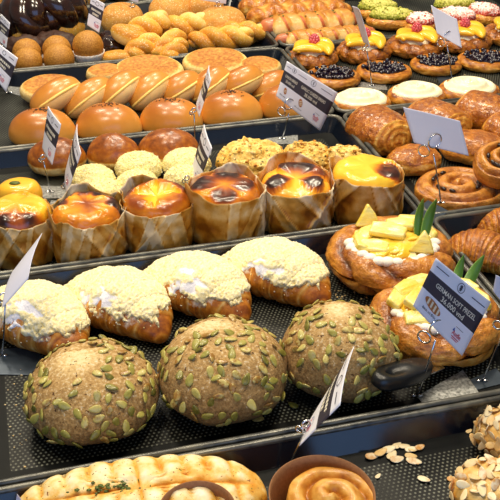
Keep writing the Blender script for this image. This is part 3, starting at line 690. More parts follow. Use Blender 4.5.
for i, (x, y, yy, L, h, t) in enumerate(((10, 3, 2.50, .11, .06, 'golden loaf on the farthest tray at the top left corner'), (84, 6, 2.47, .12, .07, 'sugar-dusted loaf on the farthest tray beside the small card'), (125, 2, 2.50, .10, .06, 'golden loaf on the farthest tray above the sugar-crusted loaf'), (38, 4, 2.47, .10, .06, 'pale loaf on the farthest tray behind the chocolate twists'), (160, -4, 2.52, .1, .06, 'loaf on the farthest tray cut by the top edge of the photo'))):
    q = at(x, y, yy); tag(obj('far_loaf', dome(L * .55, .05, h, hb=.45, e=.62, amp=.002, sc=20, seed=i * 3. + 50, kf=lambda x, y, z: .25 + .5 * z), M['sugar_loaf'], loc=q, rot=(0, 0, YAW)), t, 'bread', 'loaves on the farthest tray')

# ------------------------------------------------------------------ pineapple pastries
def leaf(root, base, tip, w, sd=(1, 0, 0)):
    base, tip = Vector(base), Vector(tip); d = tip - base; sd = Vector(sd); sd = (sd - d * sd.dot(d) / d.length_squared).normalized(); nn = d.cross(sd).normalized()
    def f(u, v):
        a = 2 * PI * u; wd = w * (math.sin(PI * (.16 + .84 * v)) ** .8) if v < 1 else 0
        return base + d * v + nn * (.010 * math.sin(PI * v * .9)) + sd * (wd * math.cos(a)) + nn * (.0012 * math.sin(a) + .25 * wd * abs(math.cos(a))), .25 + .6 * sm(.75, 1, abs(math.cos(a))) , 0.
    obj('pineapple_leaf', MB().surf(f, 20, 16, poles=False), M['pine_leaf'], root)
def wedge(root, loc, rx, rz, ry, pts, th, k=.55, name='pineapple_piece'):
    X = Matrix.Translation(loc) @ Matrix.Rotation(rz, 4, 'Z') @ Matrix.Rotation(rx, 4, 'X') @ Matrix.Rotation(ry, 4, 'Y')
    mb = MB(); slab(mb, pts, -th / 2, th / 2, Matrix(), k)
    o = obj(name, mb, M['pineapple'], root, M=X); b = o.modifiers.new('soft_edges', 'BEVEL'); b.width = th * .30; b.segments = 3
    return o
TRI = [(-.019, 0), (.019, 0), (.012, .018), (.001, .034), (-.008, .018)]
CH = [(-.02, -.009), (.02, -.011), (.023, .006), (.006, .013), (-.018, .010)]
def pineapple_pastry(b, label, seed, lay):
    p, rx, ry, h = fit(b, .94, h=.054)
    root = thing('pineapple_pastry', label, 'pastry', p, YAW, 'pineapple cream pastries')
    obj('pastry', torus_ring(rx * .72, .93, rx * .31, .029, 5, 1.6, seed, 190, 60, groove=.40), M['danish'], root)
    cf = dome_fn(rx * .74, rx * .68, .055, hb=.5, e=.55, amp=.003, sc=40, seed=seed)
    obj('pastry_base', dome(rx * .8, rx * .74, .03, hb=.5, e=.4, amp=.001, seed=seed), M['danish'], root)
    mb = MB().surf(cf, 60, 30); rd = random.Random(seed)
    for i in range(15):
        a = -PI * .98 + i / 14 * PI * .96; mb.ball((rx * .66 * math.cos(a), rx * .61 * math.sin(a), .053 + rd.uniform(-.001, .002)), rd.uniform(.0055, .009), 12, 8, sq=(1.2, 1, .8))
    obj('cream', mb, M['cream'], root)
    mb = dome(rx * .60, rx * .54, .018, hb=.4, e=.6, amp=.004, sc=60, seed=seed + 3, kf=lambda x, y, z: .35 + .35 * z, nu=60, nv=30); mb.v = [(x - .003, y + .004, z + .045) for x, y, z in mb.v]
    obj('pineapple_compote', mb, M['compote'], root)
    for (lx, ly, lz, tx, tz, ty, shp, th) in lay: wedge(root, Vector((lx, ly, lz)), tx, tz, ty, shp, th)
    rd = random.Random(seed * 7)
    for i in range(13):
        a = i * 2.399; r = rx * (.12 + .40 * math.sqrt((i + .5) / 13)); s_ = rd.uniform(.8, 1.1)
        shp = [(x * s_, y * s_) for x, y in ((-.016, -.008), (-.004, -.012), (.014, -.012), (.018, .0), (.010, .010), (-.006, .011), (-.017, .005))]
        wedge(root, Vector((r * math.cos(a), r * .9 * math.sin(a), .0585 - .03 * (r / rx) ** 2 + .0035 * rd.random())), rd.uniform(-.4, .5), a + rd.uniform(-.9, .9), rd.uniform(-.3, .4), shp, .0055, rd.uniform(.1, .75))
    return root, rx
A = [(-.032, .034, .060, 1.15, .1, 0, TRI, .012), (.030, .036, .064, .35, -.15, .1, CH, .014), (.046, .018, .062, .3, -.7, .2, CH, .012), (-.038, .006, .060, .15, .9, -.1, CH, .012),
     (-.044, -.012, .060, .3, 1.6, 0, CH, .010), (-.008, .004, .070, .25, -.25, 0, [(x * 1.25, y * 1.2) for x, y in CH], .010), (.012, .024, .068, .2, .1, 0, CH, .011), (-.03, -.024, .060, .35, -.1, 0, CH, .010), (.036, -.034, .056, 1.05, -.25, 0, TRI, .013)]
r1, rx1 = pineapple_pastry((328, 220, 453, 295), 'pineapple pastry at the back, topped with upright pineapple wedges and two leaves', 1.3, A)
leaf(r1, (.036, .004, .058), (.042, .014, .116), .0062); leaf(r1, (.044, -.004, .056), (.060, .010, .118), .0075)
Bl = [(-.05, .006, .060, .3, 1.0, 0, CH, .011), (-.038, .024, .062, .4, .7, 0, CH, .013), (-.018, .038, .062, .5, .3, 0, CH, .013), (-.028, -.006, .068, .2, .9, .1, [(x * 1.2, y) for x, y in CH], .010), (-.004, .014, .070, .3, 1.2, 0, CH, .012),
      (.036, .030, .062, .3, -.5, 0, CH, .012), (.052, .004, .060, .3, -1.2, 0, CH, .012), (-.03, -.034, .058, .4, .2, 0, CH, .010), (.012, -.014, .068, .2, .1, 0, CH, .010)]
r2, rx2 = pineapple_pastry((370, 280, 501, 364), 'pineapple pastry at the front, behind the pretzel price card', 6.1, Bl)
leaf(r2, (.026, .022, .060), (.040, .054, .098), .0065); leaf(r2, (.036, .018, .058), (.066, .050, .100), .0078)

# ------------------------------------------------------------------ fruit, blueberry and cream pastries
def small_ring(root, rx, ry_, h, seed, mat='danish', lobes=11, groove=.3):
    q_ = .30 if mat == 'danish' else .21
    obj('pastry', torus_ring(rx * (1 - q_), ry_, rx * q_, h / 2, lobes, 1.5, seed, 110, 28, groove=groove), M[mat], root)
    obj('pastry_base', dome(rx * .72, rx * .72 * ry_, h * .6, hb=.5, e=.4, amp=.001, seed=seed, nu=30, nv=14), M[mat], root)
def raspberry(root, loc, r):
    mb = MB(); loc = Vector(loc)
    for j, (n, rr, z) in enumerate(((9, .9, 0), (9, .95, .45), (8, .75, .9), (5, .42, 1.25), (1, 0, 1.42))):
        for i in range(n):
            a = 2 * PI * (i + .5 * (j % 2)) / n; mb.ball(loc + Vector((r * rr * math.cos(a), r * rr * math.sin(a), r * z)), r * .38, 7, 5)
    mb.ball(loc + Vector((0, 0, r * .5)), r * .9, 10, 8); obj('raspberry', mb, M['berry_red'], root)
def mango(root, c, a0, L, w, tilt, name='mango_slice'):
    n = 16; pts = []
    def f(u, v):
        s = v * 2 - 1; th = 2 * PI * u; e = max(0, 1 - abs(s) ** 2.6) ** .5; b = .42
        x = L / 2 * s; y = -b * L * .5 * (s * s); return Vector((x, y + w * e * math.cos(th), w * .62 * e * math.sin(th))), .5, 0.
    X = Matrix.Translation(c) @ Matrix.Rotation(a0, 4, 'Z') @ Matrix.Rotation(tilt, 4, 'X')
    obj(name, MB().surf(f, 18, 22), M['mango'], root, M=X)
fr = (((287, 43, 339, 73), 'mango and raspberry pastry at the left end, above the double price card', 1), ((336, 36, 392, 67), 'mango and raspberry pastry behind the thin tilted card', 2),
      ((386, 30, 444, 62), 'mango and raspberry pastry left of the blank upright card', 3), ((434, 25, 492, 57), 'mango and raspberry pastry partly behind the blank upright card', 4), ((482, 19, 540, 50), 'mango pastry cut by the right edge at the top', 5))
for b, t, s in fr:
    p, rx, ry, h = fit(b, .8, h=.034); root = thing('mango_pastry', t, 'pastry', p, YAW, 'mango and raspberry pastries')
    small_ring(root, rx, .85, h, s * 2.3)
    obj('cream', MB().surf(dome_fn(rx * .62, rx * .52, .040, hb=.5, e=.5, amp=.001, seed=s), 30, 16), M['pale_cream'], root)
    z = .046
    for (x, y, a, ti) in ((-.024, .004, .75 + .1 * s, .3), (.022, -.008, -.95 + .1 * (s % 2), .3), (.020, .016, -.5, .55), (-.012, -.014, -.35 + .25 * (s % 3), .1)): mango(root, Vector((x * rx / .055, y * rx / .055, z)), a, .068, .0145, ti)
    if s < 5: raspberry(root, (.002, .008, .053), .0098)
bl = (((304, 63, 361, 93), 'blueberry tart at the left end, its right half beside the thin card pin', 1), ((356, 57, 412, 87), 'blueberry tart second from the left, around the thin card pin', 2), ((410, 51, 462, 79), 'blueberry tart in front of the blank upright card', 3), ((457, 46, 514, 76), 'blueberry tart cut by the right edge', 4))
for b, t, s in bl:
    p, rx, ry, h = fit(b, .84, h=.022); root = thing('blueberry_tart', t, 'tart', p, YAW, 'blueberry tarts')
    small_ring(root, rx, .84, h, s * 4.1, 'tart', 3, .12)
    mb = dome(rx * .80, rx * .66, .021, hb=.5, e=.35, amp=.002, sc=60, seed=s, nu=36, nv=18); rd = random.Random(s)
    for _ in range(80):
        a, r = rd.uniform(0, 2 * PI), math.sqrt(rd.random()) * .70; mb.ball((rx * r * 1.08 * math.cos(a), rx * r * .9 * math.sin(a), 0.0222 + rd.uniform(-.001, .002)), rd.uniform(.004, .0056), 9, 6)
    obj('blueberry_filling', mb, M['berry_blue'], root)
for b, t, s in (((330, 88, 392, 120), 'cream-topped tart at the left, beside the corner of the double price card', 1), ((387, 81, 446, 112), 'cream-topped tart in the middle, behind the large plain price card', 2), ((438, 76, 500, 108), 'cream-topped tart at the right, in front of the pin of the blank card', 3)):
    p, rx, ry, h = fit(b, .8, h=.028); root = thing('cream_tart', t, 'tart', p, YAW, 'swirled cream tarts')
    small_ring(root, rx, .82, h, s * 3.3, 'tart', 3, .12)
    def f(u, v, rx=rx, s=s):
        rho = 1 - v; a = 2 * PI * u; ph = rho * 3.0 + u; c = .5 + .5 * math.cos(2 * PI * ph)
        rr = rx * .90 * rho * (1 + .05 * n3(math.cos(a), math.sin(a), 0, 2, s)); return Vector((rr * math.cos(a), rr * .84 * math.sin(a), .027 + .015 * (1 - rho ** 2.5) - .0050 * c * sm(1, .8, rho) - .012 * sm(.93, 1, rho))), .5, 0.
    mb = MB().surf(lambda u, v: f(u, v) if v < 1 else f(0, 1), 80, 40, poles=False)
    obj('cream', mb, M['pale_cream'], root)

# ------------------------------------------------------------------ sausage breads, pistachio and red-crumb pastries
def sausage_bread(a, b, yy, r, label, seed, bands=6, gap=.3):
    A_, B_ = at(a[0], a[1], yy), at(b[0], b[1], yy + .0); L = (B_ - A_).length; c = (A_ + B_) / 2; rz = math.atan2(B_.y - A_.y, B_.x - A_.x)
    root = thing('sausage_bread', label, 'bread', (c.x, c.y, FL), rz, 'sausage breads')
    n = 30; obj('sausage', MB().tube([((i / n - .5) * L * 1.04, .002 * math.sin(i), r * 1.1) for i in range(n + 1)], lambda t: r * .72 * max(.05, 1 - abs(2 * t - 1) ** 12) ** .5, 16), M['sausage'], root)
    def f(u, v):
        s = v; th = 2 * PI * u; ph = s * bands + .22 * math.cos(th) + .3 * u * 0 + .25 * math.sin(th); fr = ph - math.floor(ph)
        env = max(0., 1 - abs(2 * s - 1) ** 10) ** .5
        bump_ = sm(0, .16, fr) * sm(1, 1 - gap, fr) ** .7; up = sm(-.75, -.1, math.sin(th))
        rr = r * ((.40 + .66 * bump_ * (1 + .15 * fr)) * up + .80 * (1 - up)) * env * (1 + .06 * n3(s * 9, th, seed, 1, seed))
        return Vector(((s - .5) * L * .93 + .3 * r * math.sin(th) * bump_, rr * 1.12 * math.cos(th), max(0, r * .95 + rr * math.sin(th)))), .16 + .62 * bump_ * math.sin(th) + .15 * n3(s * 14, th, 0, 1, seed), 0.
    obj('dough_wrap', MB().surf(f, 40, 140), M['wrap_dough'], root)
    mb = MB(); rd = random.Random(seed)
    for i in range(40): mb.ball(((rd.random() - .5) * L * .85, rd.uniform(-.5, .5) * r, r * 1.88 + rd.uniform(-.003, .001)), .0022, 5, 4, sq=(1.4, 1, .5))
    o = obj('herb_flakes', mb, M['broccoli'], root); o['kind'] = 'stuff'
sausage_bread((262, 33), (356, 17), 2.075, .030, 'sausage bread with pale braided dough and a bare pink sausage end', 1, 5)
sausage_bread((277, 45), (374, 30), 2.002, .022, 'smaller sausage bread nearest the mango pastries', 2, 7)
def lattice_loaf(a, b, yy, r, label, seed):
    A_, B_ = at(a[0], a[1], yy), at(b[0], b[1], yy); L = (B_ - A_).length; c = (A_ + B_) / 2; rz = math.atan2(B_.y - A_.y, B_.x - A_.x)
    def f(u, v):
        s = 2 * v - 1; th = 2 * PI * u; env = max(0, 1 - abs(s) ** 5) ** .5; p1 = math.sin(s * 16 + th * 2); p2 = math.sin(s * 16 - th * 2); rdg = max(p1, p2)
        rr = r * env * (.88 + .12 * rdg); return Vector((L / 2 * s, rr * 1.2 * math.cos(th), max(0, r * .9 + rr * math.sin(th)))), .35 + .22 * rdg + .1 * n3(s * 10, th, 0, 1, seed), 0.
    tag(obj('lattice_bread', MB().surf(f, 48, 110), M['laminated'], loc=(c.x, c.y, FL), rot=(0, 0, rz)), label, 'bread', 'long lattice-cut breads')
lattice_loaf((246, 21), (352, 2), 2.155, .034, 'long lattice-cut brown bread behind the braided sausage bread', 1)
lattice_loaf((238, 6), (345, -14), 2.235, .034, 'farthest long lattice-cut bread, cut by the top edge of the photo', 2)
def eclair(x, y, yy, L, w, rz, label, top, seed, base='laminated'):
    q = at(x, y, yy); root = thing('topped_pastry', label, 'pastry', q, YAW + rz, 'pistachio pastries' if top == 'pistachio' else 'cream pastries with red crumbs')
    obj('pastry', dome(L / 2, w, .034, hb=.5, e=.6, amp=.002, sc=30, seed=seed, kf=lambda x, y, z: .35 + .3 * n3(x * 2, y, z * 6, 2, seed)), M[base], root)
    mb = dome(L * .45, w * .8, .03, hb=.4, e=.6, amp=.0035, sc=80, seed=seed + 2, nu=60, nv=30); mb.v = [(x, y, z + .02) for x, y, z in mb.v]
    crumb_scatter(mb, lambda u, v: tuple([Vector(dome_fn(L * .45, w * .8, .03, hb=.4, e=.6)(u, v)[0]) + Vector((0, 0, .021)), 0, 0]), 60, .0015, .003, (0, 1), (.5, .97), seed)
    obj('topping', mb, M[top], root)
eclair(392, 14, 2.085, .125, .036, -.1, 'pistachio-topped pastry nearest the viewer, left of the red-crumb pastries', 'pistachio', 1)
eclair(378, 8, 2.16, .11, .036, -.1, 'pistachio-topped pastry behind and left of the nearest one', 'pistachio', 2); eclair(455, 1, 2.13, .12, .036, .1, 'pistachio-topped pastry behind the red-crumb pastries', 'pistachio', 3)
eclair(420, 26, 2.03, .075, .034, .1, 'small cream pastry with red crumbs, left of the blank upright card', 'red_sprinkle', 4); eclair(457, 18, 2.045, .10, .036, -.35, 'cream pastry with red crumbs right of the blank upright card', 'red_sprinkle', 5); eclair(484, 13, 2.06, .09, .036, -.5, 'cream pastry with red crumbs at the right, beside white piped cream', 'red_sprinkle', 6)

# ------------------------------------------------------------------ chocolate pastry rolls, raisin swirls, folded pastries
def roll(b, rz, L, ra, rb, label, seed, z=FL, tilt=0, grp='laminated pastry rolls'):
    cx, cy = (b[0] + b[2]) / 2, (b[1] + b[3]) / 2; q = P(cx, cy, z + rb * .92); q.z = z
    tag(obj('pastry_roll', spiral_cap_roll(L, ra, rb, seed), M['laminated'], loc=q, rot=(tilt, 0, YAW + rz)), label, 'pastry', grp)
roll((348, 105, 411, 154), -1.05, .088, .046, .034, 'chocolate pastry roll at the left, its coiled end facing the viewer', 1)
roll((404, 97, 470, 148), -.9, .090, .046, .034, 'chocolate pastry roll behind the large plain price card', 2)
roll((455, 88, 520, 140), -.7, .092, .046, .034, 'chocolate pastry roll at the right edge, behind the others', 3)
def folded(b, rz, L, w, h, label, seed):
    cx, cy = (b[0] + b[2]) / 2, (b[1] + b[3]) / 2; q = P(cx, cy, h / 2); q.z = FL
    def kf(x, y, z): return .62 + .18 * n3(x * 2, y * 2, 0, 2, seed) if z > .62 + .1 * n3(x, y, 0, 3, seed) else .34 + .34 * n3(x * .8, y * .8, z * 8, 1, seed)
    f0 = dome_fn(L / 2, w, h, hb=.42, e=.62, e2=.5, amp=.003, sc=30, seed=seed, kf=kf)
    def f(u, v):
        q_, k, w_ = f0(u, v); d = .0016 * n3(q_.x * 8, q_.y * 8, q_.z * 110, 1, seed) * sm(.75, .5, q_.z / h); return Vector((q_.x, q_.y + d, q_.z)), k, 0.
    tag(obj('folded_pastry', MB().surf(f, 90, 60), M['laminated'], loc=q, rot=(0, 0, YAW + rz)), label, 'pastry', 'low folded pastries')
folded((384, 143, 443, 180), .12, .098, .036, .044, 'low folded pastry left of the large card pin', 4)
folded((436, 126, 512, 172), -.3, .126, .042, .052, 'long folded pastry with pale layered side, right of the large card pin', 5)
roll((490, 112, 540, 158), -.9, .09, .04, .03, 'pastry roll cut by the right edge, above the raisin swirls', 6)
p, rx, ry, h = fit((414, 168, 505, 211), .8, h=.036)
def raisin_swirl(p, rx, h, label, seed, tilt=0):
    root = thing('raisin_swirl', label, 'pastry', p, YAW, 'raisin swirl pastries'); root.rotation_euler.x = tilt
    obj('dough', swirl(rx, .86, h, 2.6, seed, .42), M['danish'], root); rd = random.Random(seed)
    for i in range(14):
        u = rd.random(); rho = None
        for kq in (1, 2):
            r_ = (kq - u) / 2.6 + (0 if rd.random() < .8 else .0)
            if .15 < r_ < .88: rho = r_
        if not rho: continue
        a = 2 * PI * u; obj('raisin', MB().ball((0, 0, 0), .0042, 9, 6, sq=(1.4, .8, .8)), M['raisin'], root, loc=(rx * rho * math.cos(a), rx * .86 * rho * math.sin(a), h * (.72 + .28 * (1 - rho * rho * .7)) - .003), rot=(0, 0, a + 1.5))
raisin_swirl(p, rx, h, 'flat raisin swirl pastry behind the pineapple leaves, at the foot of the large card pin', 2)
p, rx, ry, h = fit((473, 150, 535, 192), .8, h=.04); raisin_swirl(P(503, 172, .05) * 1, .052, .04, 'glazed swirl pastry cut by the right edge, leaning on the flat raisin swirl', 5, .35)
for b, t, s, rz in (((444, 228, 520, 268), 'ridged croissant in the right-hand tray, beside the front pineapple pastry', 2, -.5), ((482, 205, 550, 240), 'ridged croissant behind the other, cut by the right edge', 3, -.3)):
    cx, cy = (b[0] + b[2]) / 2, (b[1] + b[3]) / 2; q = P(cx, cy, .03); q.z = FL
    tag(obj('ridged_croissant', croissant((b[2] - b[0]) * mpp(q) * 1.05, .036, 40, 110, bend=.5, bands=7, seed=s * 2., flat=.8), M['laminated'], loc=q, rot=(0, 0, YAW + rz)), t, 'croissant', 'plain ridged croissants')

# ------------------------------------------------------------------ nearest tray: herb loaf, paper-cup buns, almond pastries
A_, B_ = P(12, 519, .025), P(266, 490, .025); L = (B_ - A_).length; c = (A_ + B_) / 2; pit_ = .0245
def floaf(u, v):
    base = dome_fn(L / 2, .056, .050, hb=.36, e=.62, e2=.4, plan=2.35)(u, v); q = base[0]; top = sm(.30, .65, q.z / .05)
    xs = q.x + .10 * q.y; cx_ = abs(math.sin(PI * xs / pit_)); cy_ = abs(math.sin(PI * (q.y + .002) / .047)) if abs(q.y) < .03 else 1
    g_ = min(cx_ ** .22, cy_ ** .22); e_ = sm(L * .48, L * .40, abs(q.x))
    n = fbm(*q, 45, 3); q = q + Vector((0, 0, (.0125 * (g_ - .80) * e_ + .0016 * n) * top))
    k = .18 + .58 * top * (max(0, (g_ - .45) * 1.6) * e_ + .3 * (1 - e_)) + .16 * n - .12 * (1 - top)
    return q, k, 0.
root = thing('herb_loaf', 'long golden loaf scored into squares and sprinkled with herbs, at the bottom left', 'bread', (c.x, c.y, FL), math.atan2(B_.y - A_.y, B_.x - A_.x))
obj('crust', MB().surf(floaf, 190, 70), M['herb_loaf'], root)
mb = MB(); rd = random.Random(2)
for i in range(46):
    x, y = rd.gauss(-.028, .012), rd.gauss(.001, .006); mb.ball((x, y, .049 + rd.uniform(-.002, .0025)), rd.uniform(.0012, .0024), 5, 4, sq=(1.3, 1, .5))
o = obj('herb_flakes', mb, M['broccoli'], root); o['kind'] = 'stuff'
def cup_bun(p, R, hc, bun, label, rz, off):
    root = thing('paper_cup_bun', label, 'bun', p, rz, 'buns in brown paper cups')
    def f(u, v): a = 2 * PI * u; r = R * (.82 + .18 * v); return Vector((r * math.cos(a), r * math.sin(a), .0005 + hc * v)), .5, 0.
    w = obj('paper_cup', MB().surf(f, 64, 6, poles=False), M['kraft'], root); s = w.modifiers.new('thickness', 'SOLIDIFY'); s.thickness = .0009
    o = obj('bun', bun, M['tart'], root, loc=off); return root
p = P(198, 531, .03); p.z = FL
cup_bun(p, .038, .056, swirl(.031, 1., .052, 2, 3, .15, dark=.25), 'small bun in a brown paper cup in front of the herb loaf', YAW, (-.002, -.003, .001))
p = P(321, 511, .035); p.z = FL
cup_bun(p, .053, .056, swirl(.047, .98, .062, 1.7, 5, .22, dark=.32), 'coiled bun in a brown paper cup at the bottom centre, right of the herb loaf', YAW + 2.2, (-.0085, -.005, .001))
for b, t, s in (((478, 409, 545, 456), 'almond-flaked pastry at the back right, cut by the right edge', 1), ((455, 452, 545, 530), 'almond-flaked pastry at the front right, cut by the bottom right corner', 2)):
    p, rx, ry, h = fit(b, .85, h=.05); root = thing('almond_pastry', t, 'pastry', p, YAW, 'almond-flaked pastries')
    fn = dome_fn(rx, ry, h, hb=.4, e=.75, amp=.004, sc=35, seed=s, kf=lambda x, y, z: .62 - .5 * sm(.3, .6, z)); obj('pastry', MB().surf(fn, 60, 34), M['tart'], root)
    stud(root, fn, ALM, 'almond_flake', 98, .0062, lambda q, u, v, h=h: q.z > .25 * h, 80 + s, .0022, (.35, .98), .55, (.8, 1.15))
fx = ((372, 456, .4), (381, 452, .7), (389, 449, .3), (397, 445, .9), (404, 446, .2), (411, 449, .1), (414, 449, .5), (411, 456, 0), (414, 461, -.3), (397, 459, .4), (424, 479, -.55), (378, 476, .9), (453, 479, -.1), (457, 496, .2), (469, 431, .5), (420, 447, .6), (392, 455, 1.))
fl_t = ('leftmost of the heap of loose almond flakes', 'loose almond flake in the left part of the heap', 'large loose almond flake on top of the heap', 'browned loose almond flake in the middle of the heap', 'loose almond flake at the back of the heap', 'loose almond flake near the right end of the heap', 'narrow loose almond flake at the back right of the heap', 'loose almond flake at the front right of the heap',
        'dark-edged loose almond flake at the very front of the heap', 'loose almond flake at the front middle of the heap', 'single large almond flake lying alone in front of the heap', 'small almond piece beside the rim of the brown paper cup', 'loose almond flake touching the front almond pastry', 'loose almond flake below the front almond pastry edge', 'small almond crumb by the tray wall near the back almond pastry', 'loose almond flake at the right end of the heap', 'loose almond flake in the front left of the heap')
rd = random.Random(5)
for (x, y, a), t in zip(fx, fl_t):
    q = P(x, y, FL + .0012 + .001 * rd.random()); s = .62 if 'small' in t else rd.uniform(.95, 1.3)
    o = obj('loose_almond_flake', ALM, loc=q, rot=(rd.uniform(-.15, .15), rd.uniform(-.15, .15), YAW + a)); o.scale = (s, s, s); tag(o, t, 'almond flake', 'loose almond flakes')
mb = MB(); rd = random.Random(9)
for _ in range(70):
    x, y = rd.choice(((rd.uniform(10, 480), rd.uniform(395, 455)), (rd.uniform(330, 420), rd.uniform(290, 300)), (rd.uniform(395, 470), rd.uniform(72, 82)), (rd.uniform(5, 30), rd.uniform(360, 470))))
    q = P(x, y, FL)
    if not (YS[1] + .03 < q.y < YS[2] - .03 or YS[3] + .03 < q.y < YS[4] - .03): continue
    mb.ball(q + Vector((0, 0, .0006)), rd.uniform(.0006, .0018), 5, 4, sq=(1, rd.uniform(.6, 1), .6))
tag(obj('crumbs', mb, M['crumbs']), 'tiny pale crumbs scattered on the black tray floors', 'crumbs', kind='stuff')

# ------------------------------------------------------------------ price cards on wire stands
def text_mesh(body, size=1., res=2):
    cu = bpy.data.curves.new('lettering', 'FONT'); cu.body = body; cu.align_x = 'CENTER'; cu.align_y = 'CENTER'; cu.resolution_u = res; cu.size = size
    cu.offset = .012
    o = bpy.data.objects.new('lettering', cu); C.objects.link(o); dg = bpy.context.evaluated_depsgraph_get(); me = bpy.data.meshes.new_from_object(o.evaluated_get(dg))
    v = [tuple(q.co[:2]) for q in me.vertices]; f = [tuple(q.vertices) for q in me.polygons]
    bpy.data.objects.remove(o); bpy.data.curves.remove(cu); bpy.data.meshes.remove(me); return v, f
def card_stand(label, base, ring, corners, doff, design='dash', plate=None, bulge=0., ringr=.0062, pz=FL, psize=(.030, .022), flip=False, hard=None, platemat='plate', second=True):
    """base, ring and corners are points of the photograph; every one gets its own distance"""
    B = P(base[0], base[1], pz + .001); root = thing('price_card_stand', label, 'price card', (B.x, B.y, pz), group='price cards on wire stands')
    d0 = dep(B); inv = Matrix.Translation(-Vector((B.x, B.y, pz)))
    # the stand leans little: measure distance upright above the base
    def up(px, py, off=0.):
        y = B.y * 1.0; n = Vector((FW.x, FW.y, 0)).normalized(); r = ray(px, py); s = (B - CAM).dot(n) / r.dot(n); return inv @ (CAM + r * (s + off))
    if plate:
        pl = [inv @ P(x, y, pz + .0012) for x, y in plate]
    else:
        ca, sa = math.cos(YAW), math.sin(YAW); pl = [Vector((x * ca - y * sa, x * sa + y * ca, .0012)) for x, y in ((-psize[0], -psize[1]), (psize[0], -psize[1]), (psize[0], psize[1]), (-psize[0], psize[1]))]
    mb = MB(); lo = [mb.add(q - Vector((0, 0, .001))) for q in pl]; hi = [mb.add(q) for q in pl]; mb.face(lo[::-1]); mb.face(hi)
    for i in range(len(pl)): mb.face((lo[i], lo[(i + 1) % len(pl)], hi[(i + 1) % len(pl)], hi[i]))
    bp = obj('base_plate', mb, M[platemat], root, smooth=False)
    wl = MB(); xr = Vector((math.cos(YAW), math.sin(YAW), 0))
    for q in (-1, 1): wl.ball(xr * (.004 * q) + Vector((0, 0, .0022)), .0026, 8, 6, sq=(1.4, 1, .6))
    obj('weld', wl, M['steel'], bp)
    Rg = up(*ring, -.010 if ringr > .006 else 0); b0 = Vector((0, 0, .001))
    vr = Vector((RT.x, RT.y, 0)); upv = Vector((0, 0, 1))
    low = Rg - upv * (ringr * 1.9)
    obj('wire', MB().tube([b0, b0.lerp(low, .33) + vr * .0006, b0.lerp(low, .66) + vr * .0004, low], .0012, 8), M['steel'], root)
    cl = MB(); ax = (vr * .8 + Vector((FW.x, FW.y, 0)) * -.5).normalized()
    def ringpts(c, r, tw): 
        e = (vr * math.cos(tw) + Vector((FW.x, FW.y, 0)).normalized() * math.sin(tw)); return [c + e * (r * math.cos(2 * PI * i / 24)) + upv * (r * math.sin(2 * PI * i / 24)) for i in range(24)]
    cl.tube(ringpts(Rg, ringr, .45), .0012, 8, closed=True)
    if second: cl.tube(ringpts(Rg + vr * (-ringr * 1.35) - upv * (ringr * 1.45), ringr * .8, -.6), .0012, 8, closed=True)
    obj('ring_clip', cl, M['steel'], root)
    K = [up(x, y, o) for (x, y), o in zip(corners, doff)]
    nrm = (K[1] - K[0]).cross(K[3] - K[0]).normalized()
    if nrm.dot(CAM - Vector((B.x, B.y, pz)) - K[0]) < 0: nrm = -nrm
    W = ((K[1] - K[0]).length + (K[2] - K[3]).length) / 2; H = ((K[3] - K[0]).length + (K[2] - K[1]).length) / 2
    def S(u, v, lift=0.):     # v runs downwards from the top edge
        p = K[0].lerp(K[1], u).lerp(K[3].lerp(K[2], u), v); return p + nrm * (bulge * math.sin(PI * u) * math.sin(PI * (.5 * v + .25)) + lift)
    nu, nv = 14, 24; mb = MB(); idx = [[mb.add(S(i / nu, j / nv)) for i in range(nu + 1)] for j in range(nv + 1)]
    for j in range(nv):
        vv = (j + .5) / nv
        for i in range(nu): mb.face((idx[j][i], idx[j + 1][i], idx[j + 1][i + 1], idx[j][i + 1]), 1 if design != 'blank' and .26 < vv < .60 else 0)
    cd = obj('card', mb, [M['card_back'] if design == 'blank' else M['card'], M['card_band']], root); so = cd.modifiers.new('thickness', 'SOLIDIFY'); so.thickness = .0005; so.offset = -1 
    so.offset = 1 if (Vector((mb.v[1])) - Vector(mb.v[0])).cross(Vector(mb.v[nu + 1]) - Vector(mb.v[0])).dot(nrm) > 0 else -1
    if design == 'blank': return root
    def put(name, polys, mat):   # flat print on the card face
        q = MB()
        for vs, fs in polys:
            o_ = len(q.v)
            for (u, v) in vs: q.add(S(u, v, .0007))
            for f_ in fs: q.face([o_ + x for x in f_])
        obj(name, q, M[mat], cd, smooth=False)
    asp = W / H
    def T(body, u, v, h, uw=None):
        vs, fs = text_mesh(body); x0, x1 = min(a for a, _ in vs), max(a for a, _ in vs); y0, y1 = min(b for _, b in vs), max(b for _, b in vs)
        sx_ = (uw / (x1 - x0)) if uw else h / (y1 - y0) / asp
        return [(u + (x - (x0 + x1) / 2) * sx_, v - (y - (y0 + y1) / 2) * h / (y1 - y0)) for x, y in vs], fs
    def rect(u0, v0, u1, v1): return [(u0, v0), (u1, v0), (u1, v1), (u0, v1)], [(0, 1, 2, 3)]
    def disc(u, v, r, n=18, sy=1.): return [(u + r / asp * math.cos(2 * PI * i / n), v + r * sy * math.sin(2 * PI * i / n)) for i in range(n)], [tuple(range(n))]
    def circ(u, v, r, w, n=20):
        vs = [(u + q / asp * math.cos(2 * PI * i / n), v + q * math.sin(2 * PI * i / n)) for q in (r, r - w) for i in range(n)]; return vs, [(i, (i + 1) % n, n + (i + 1) % n, n + i) for i in range(n)]
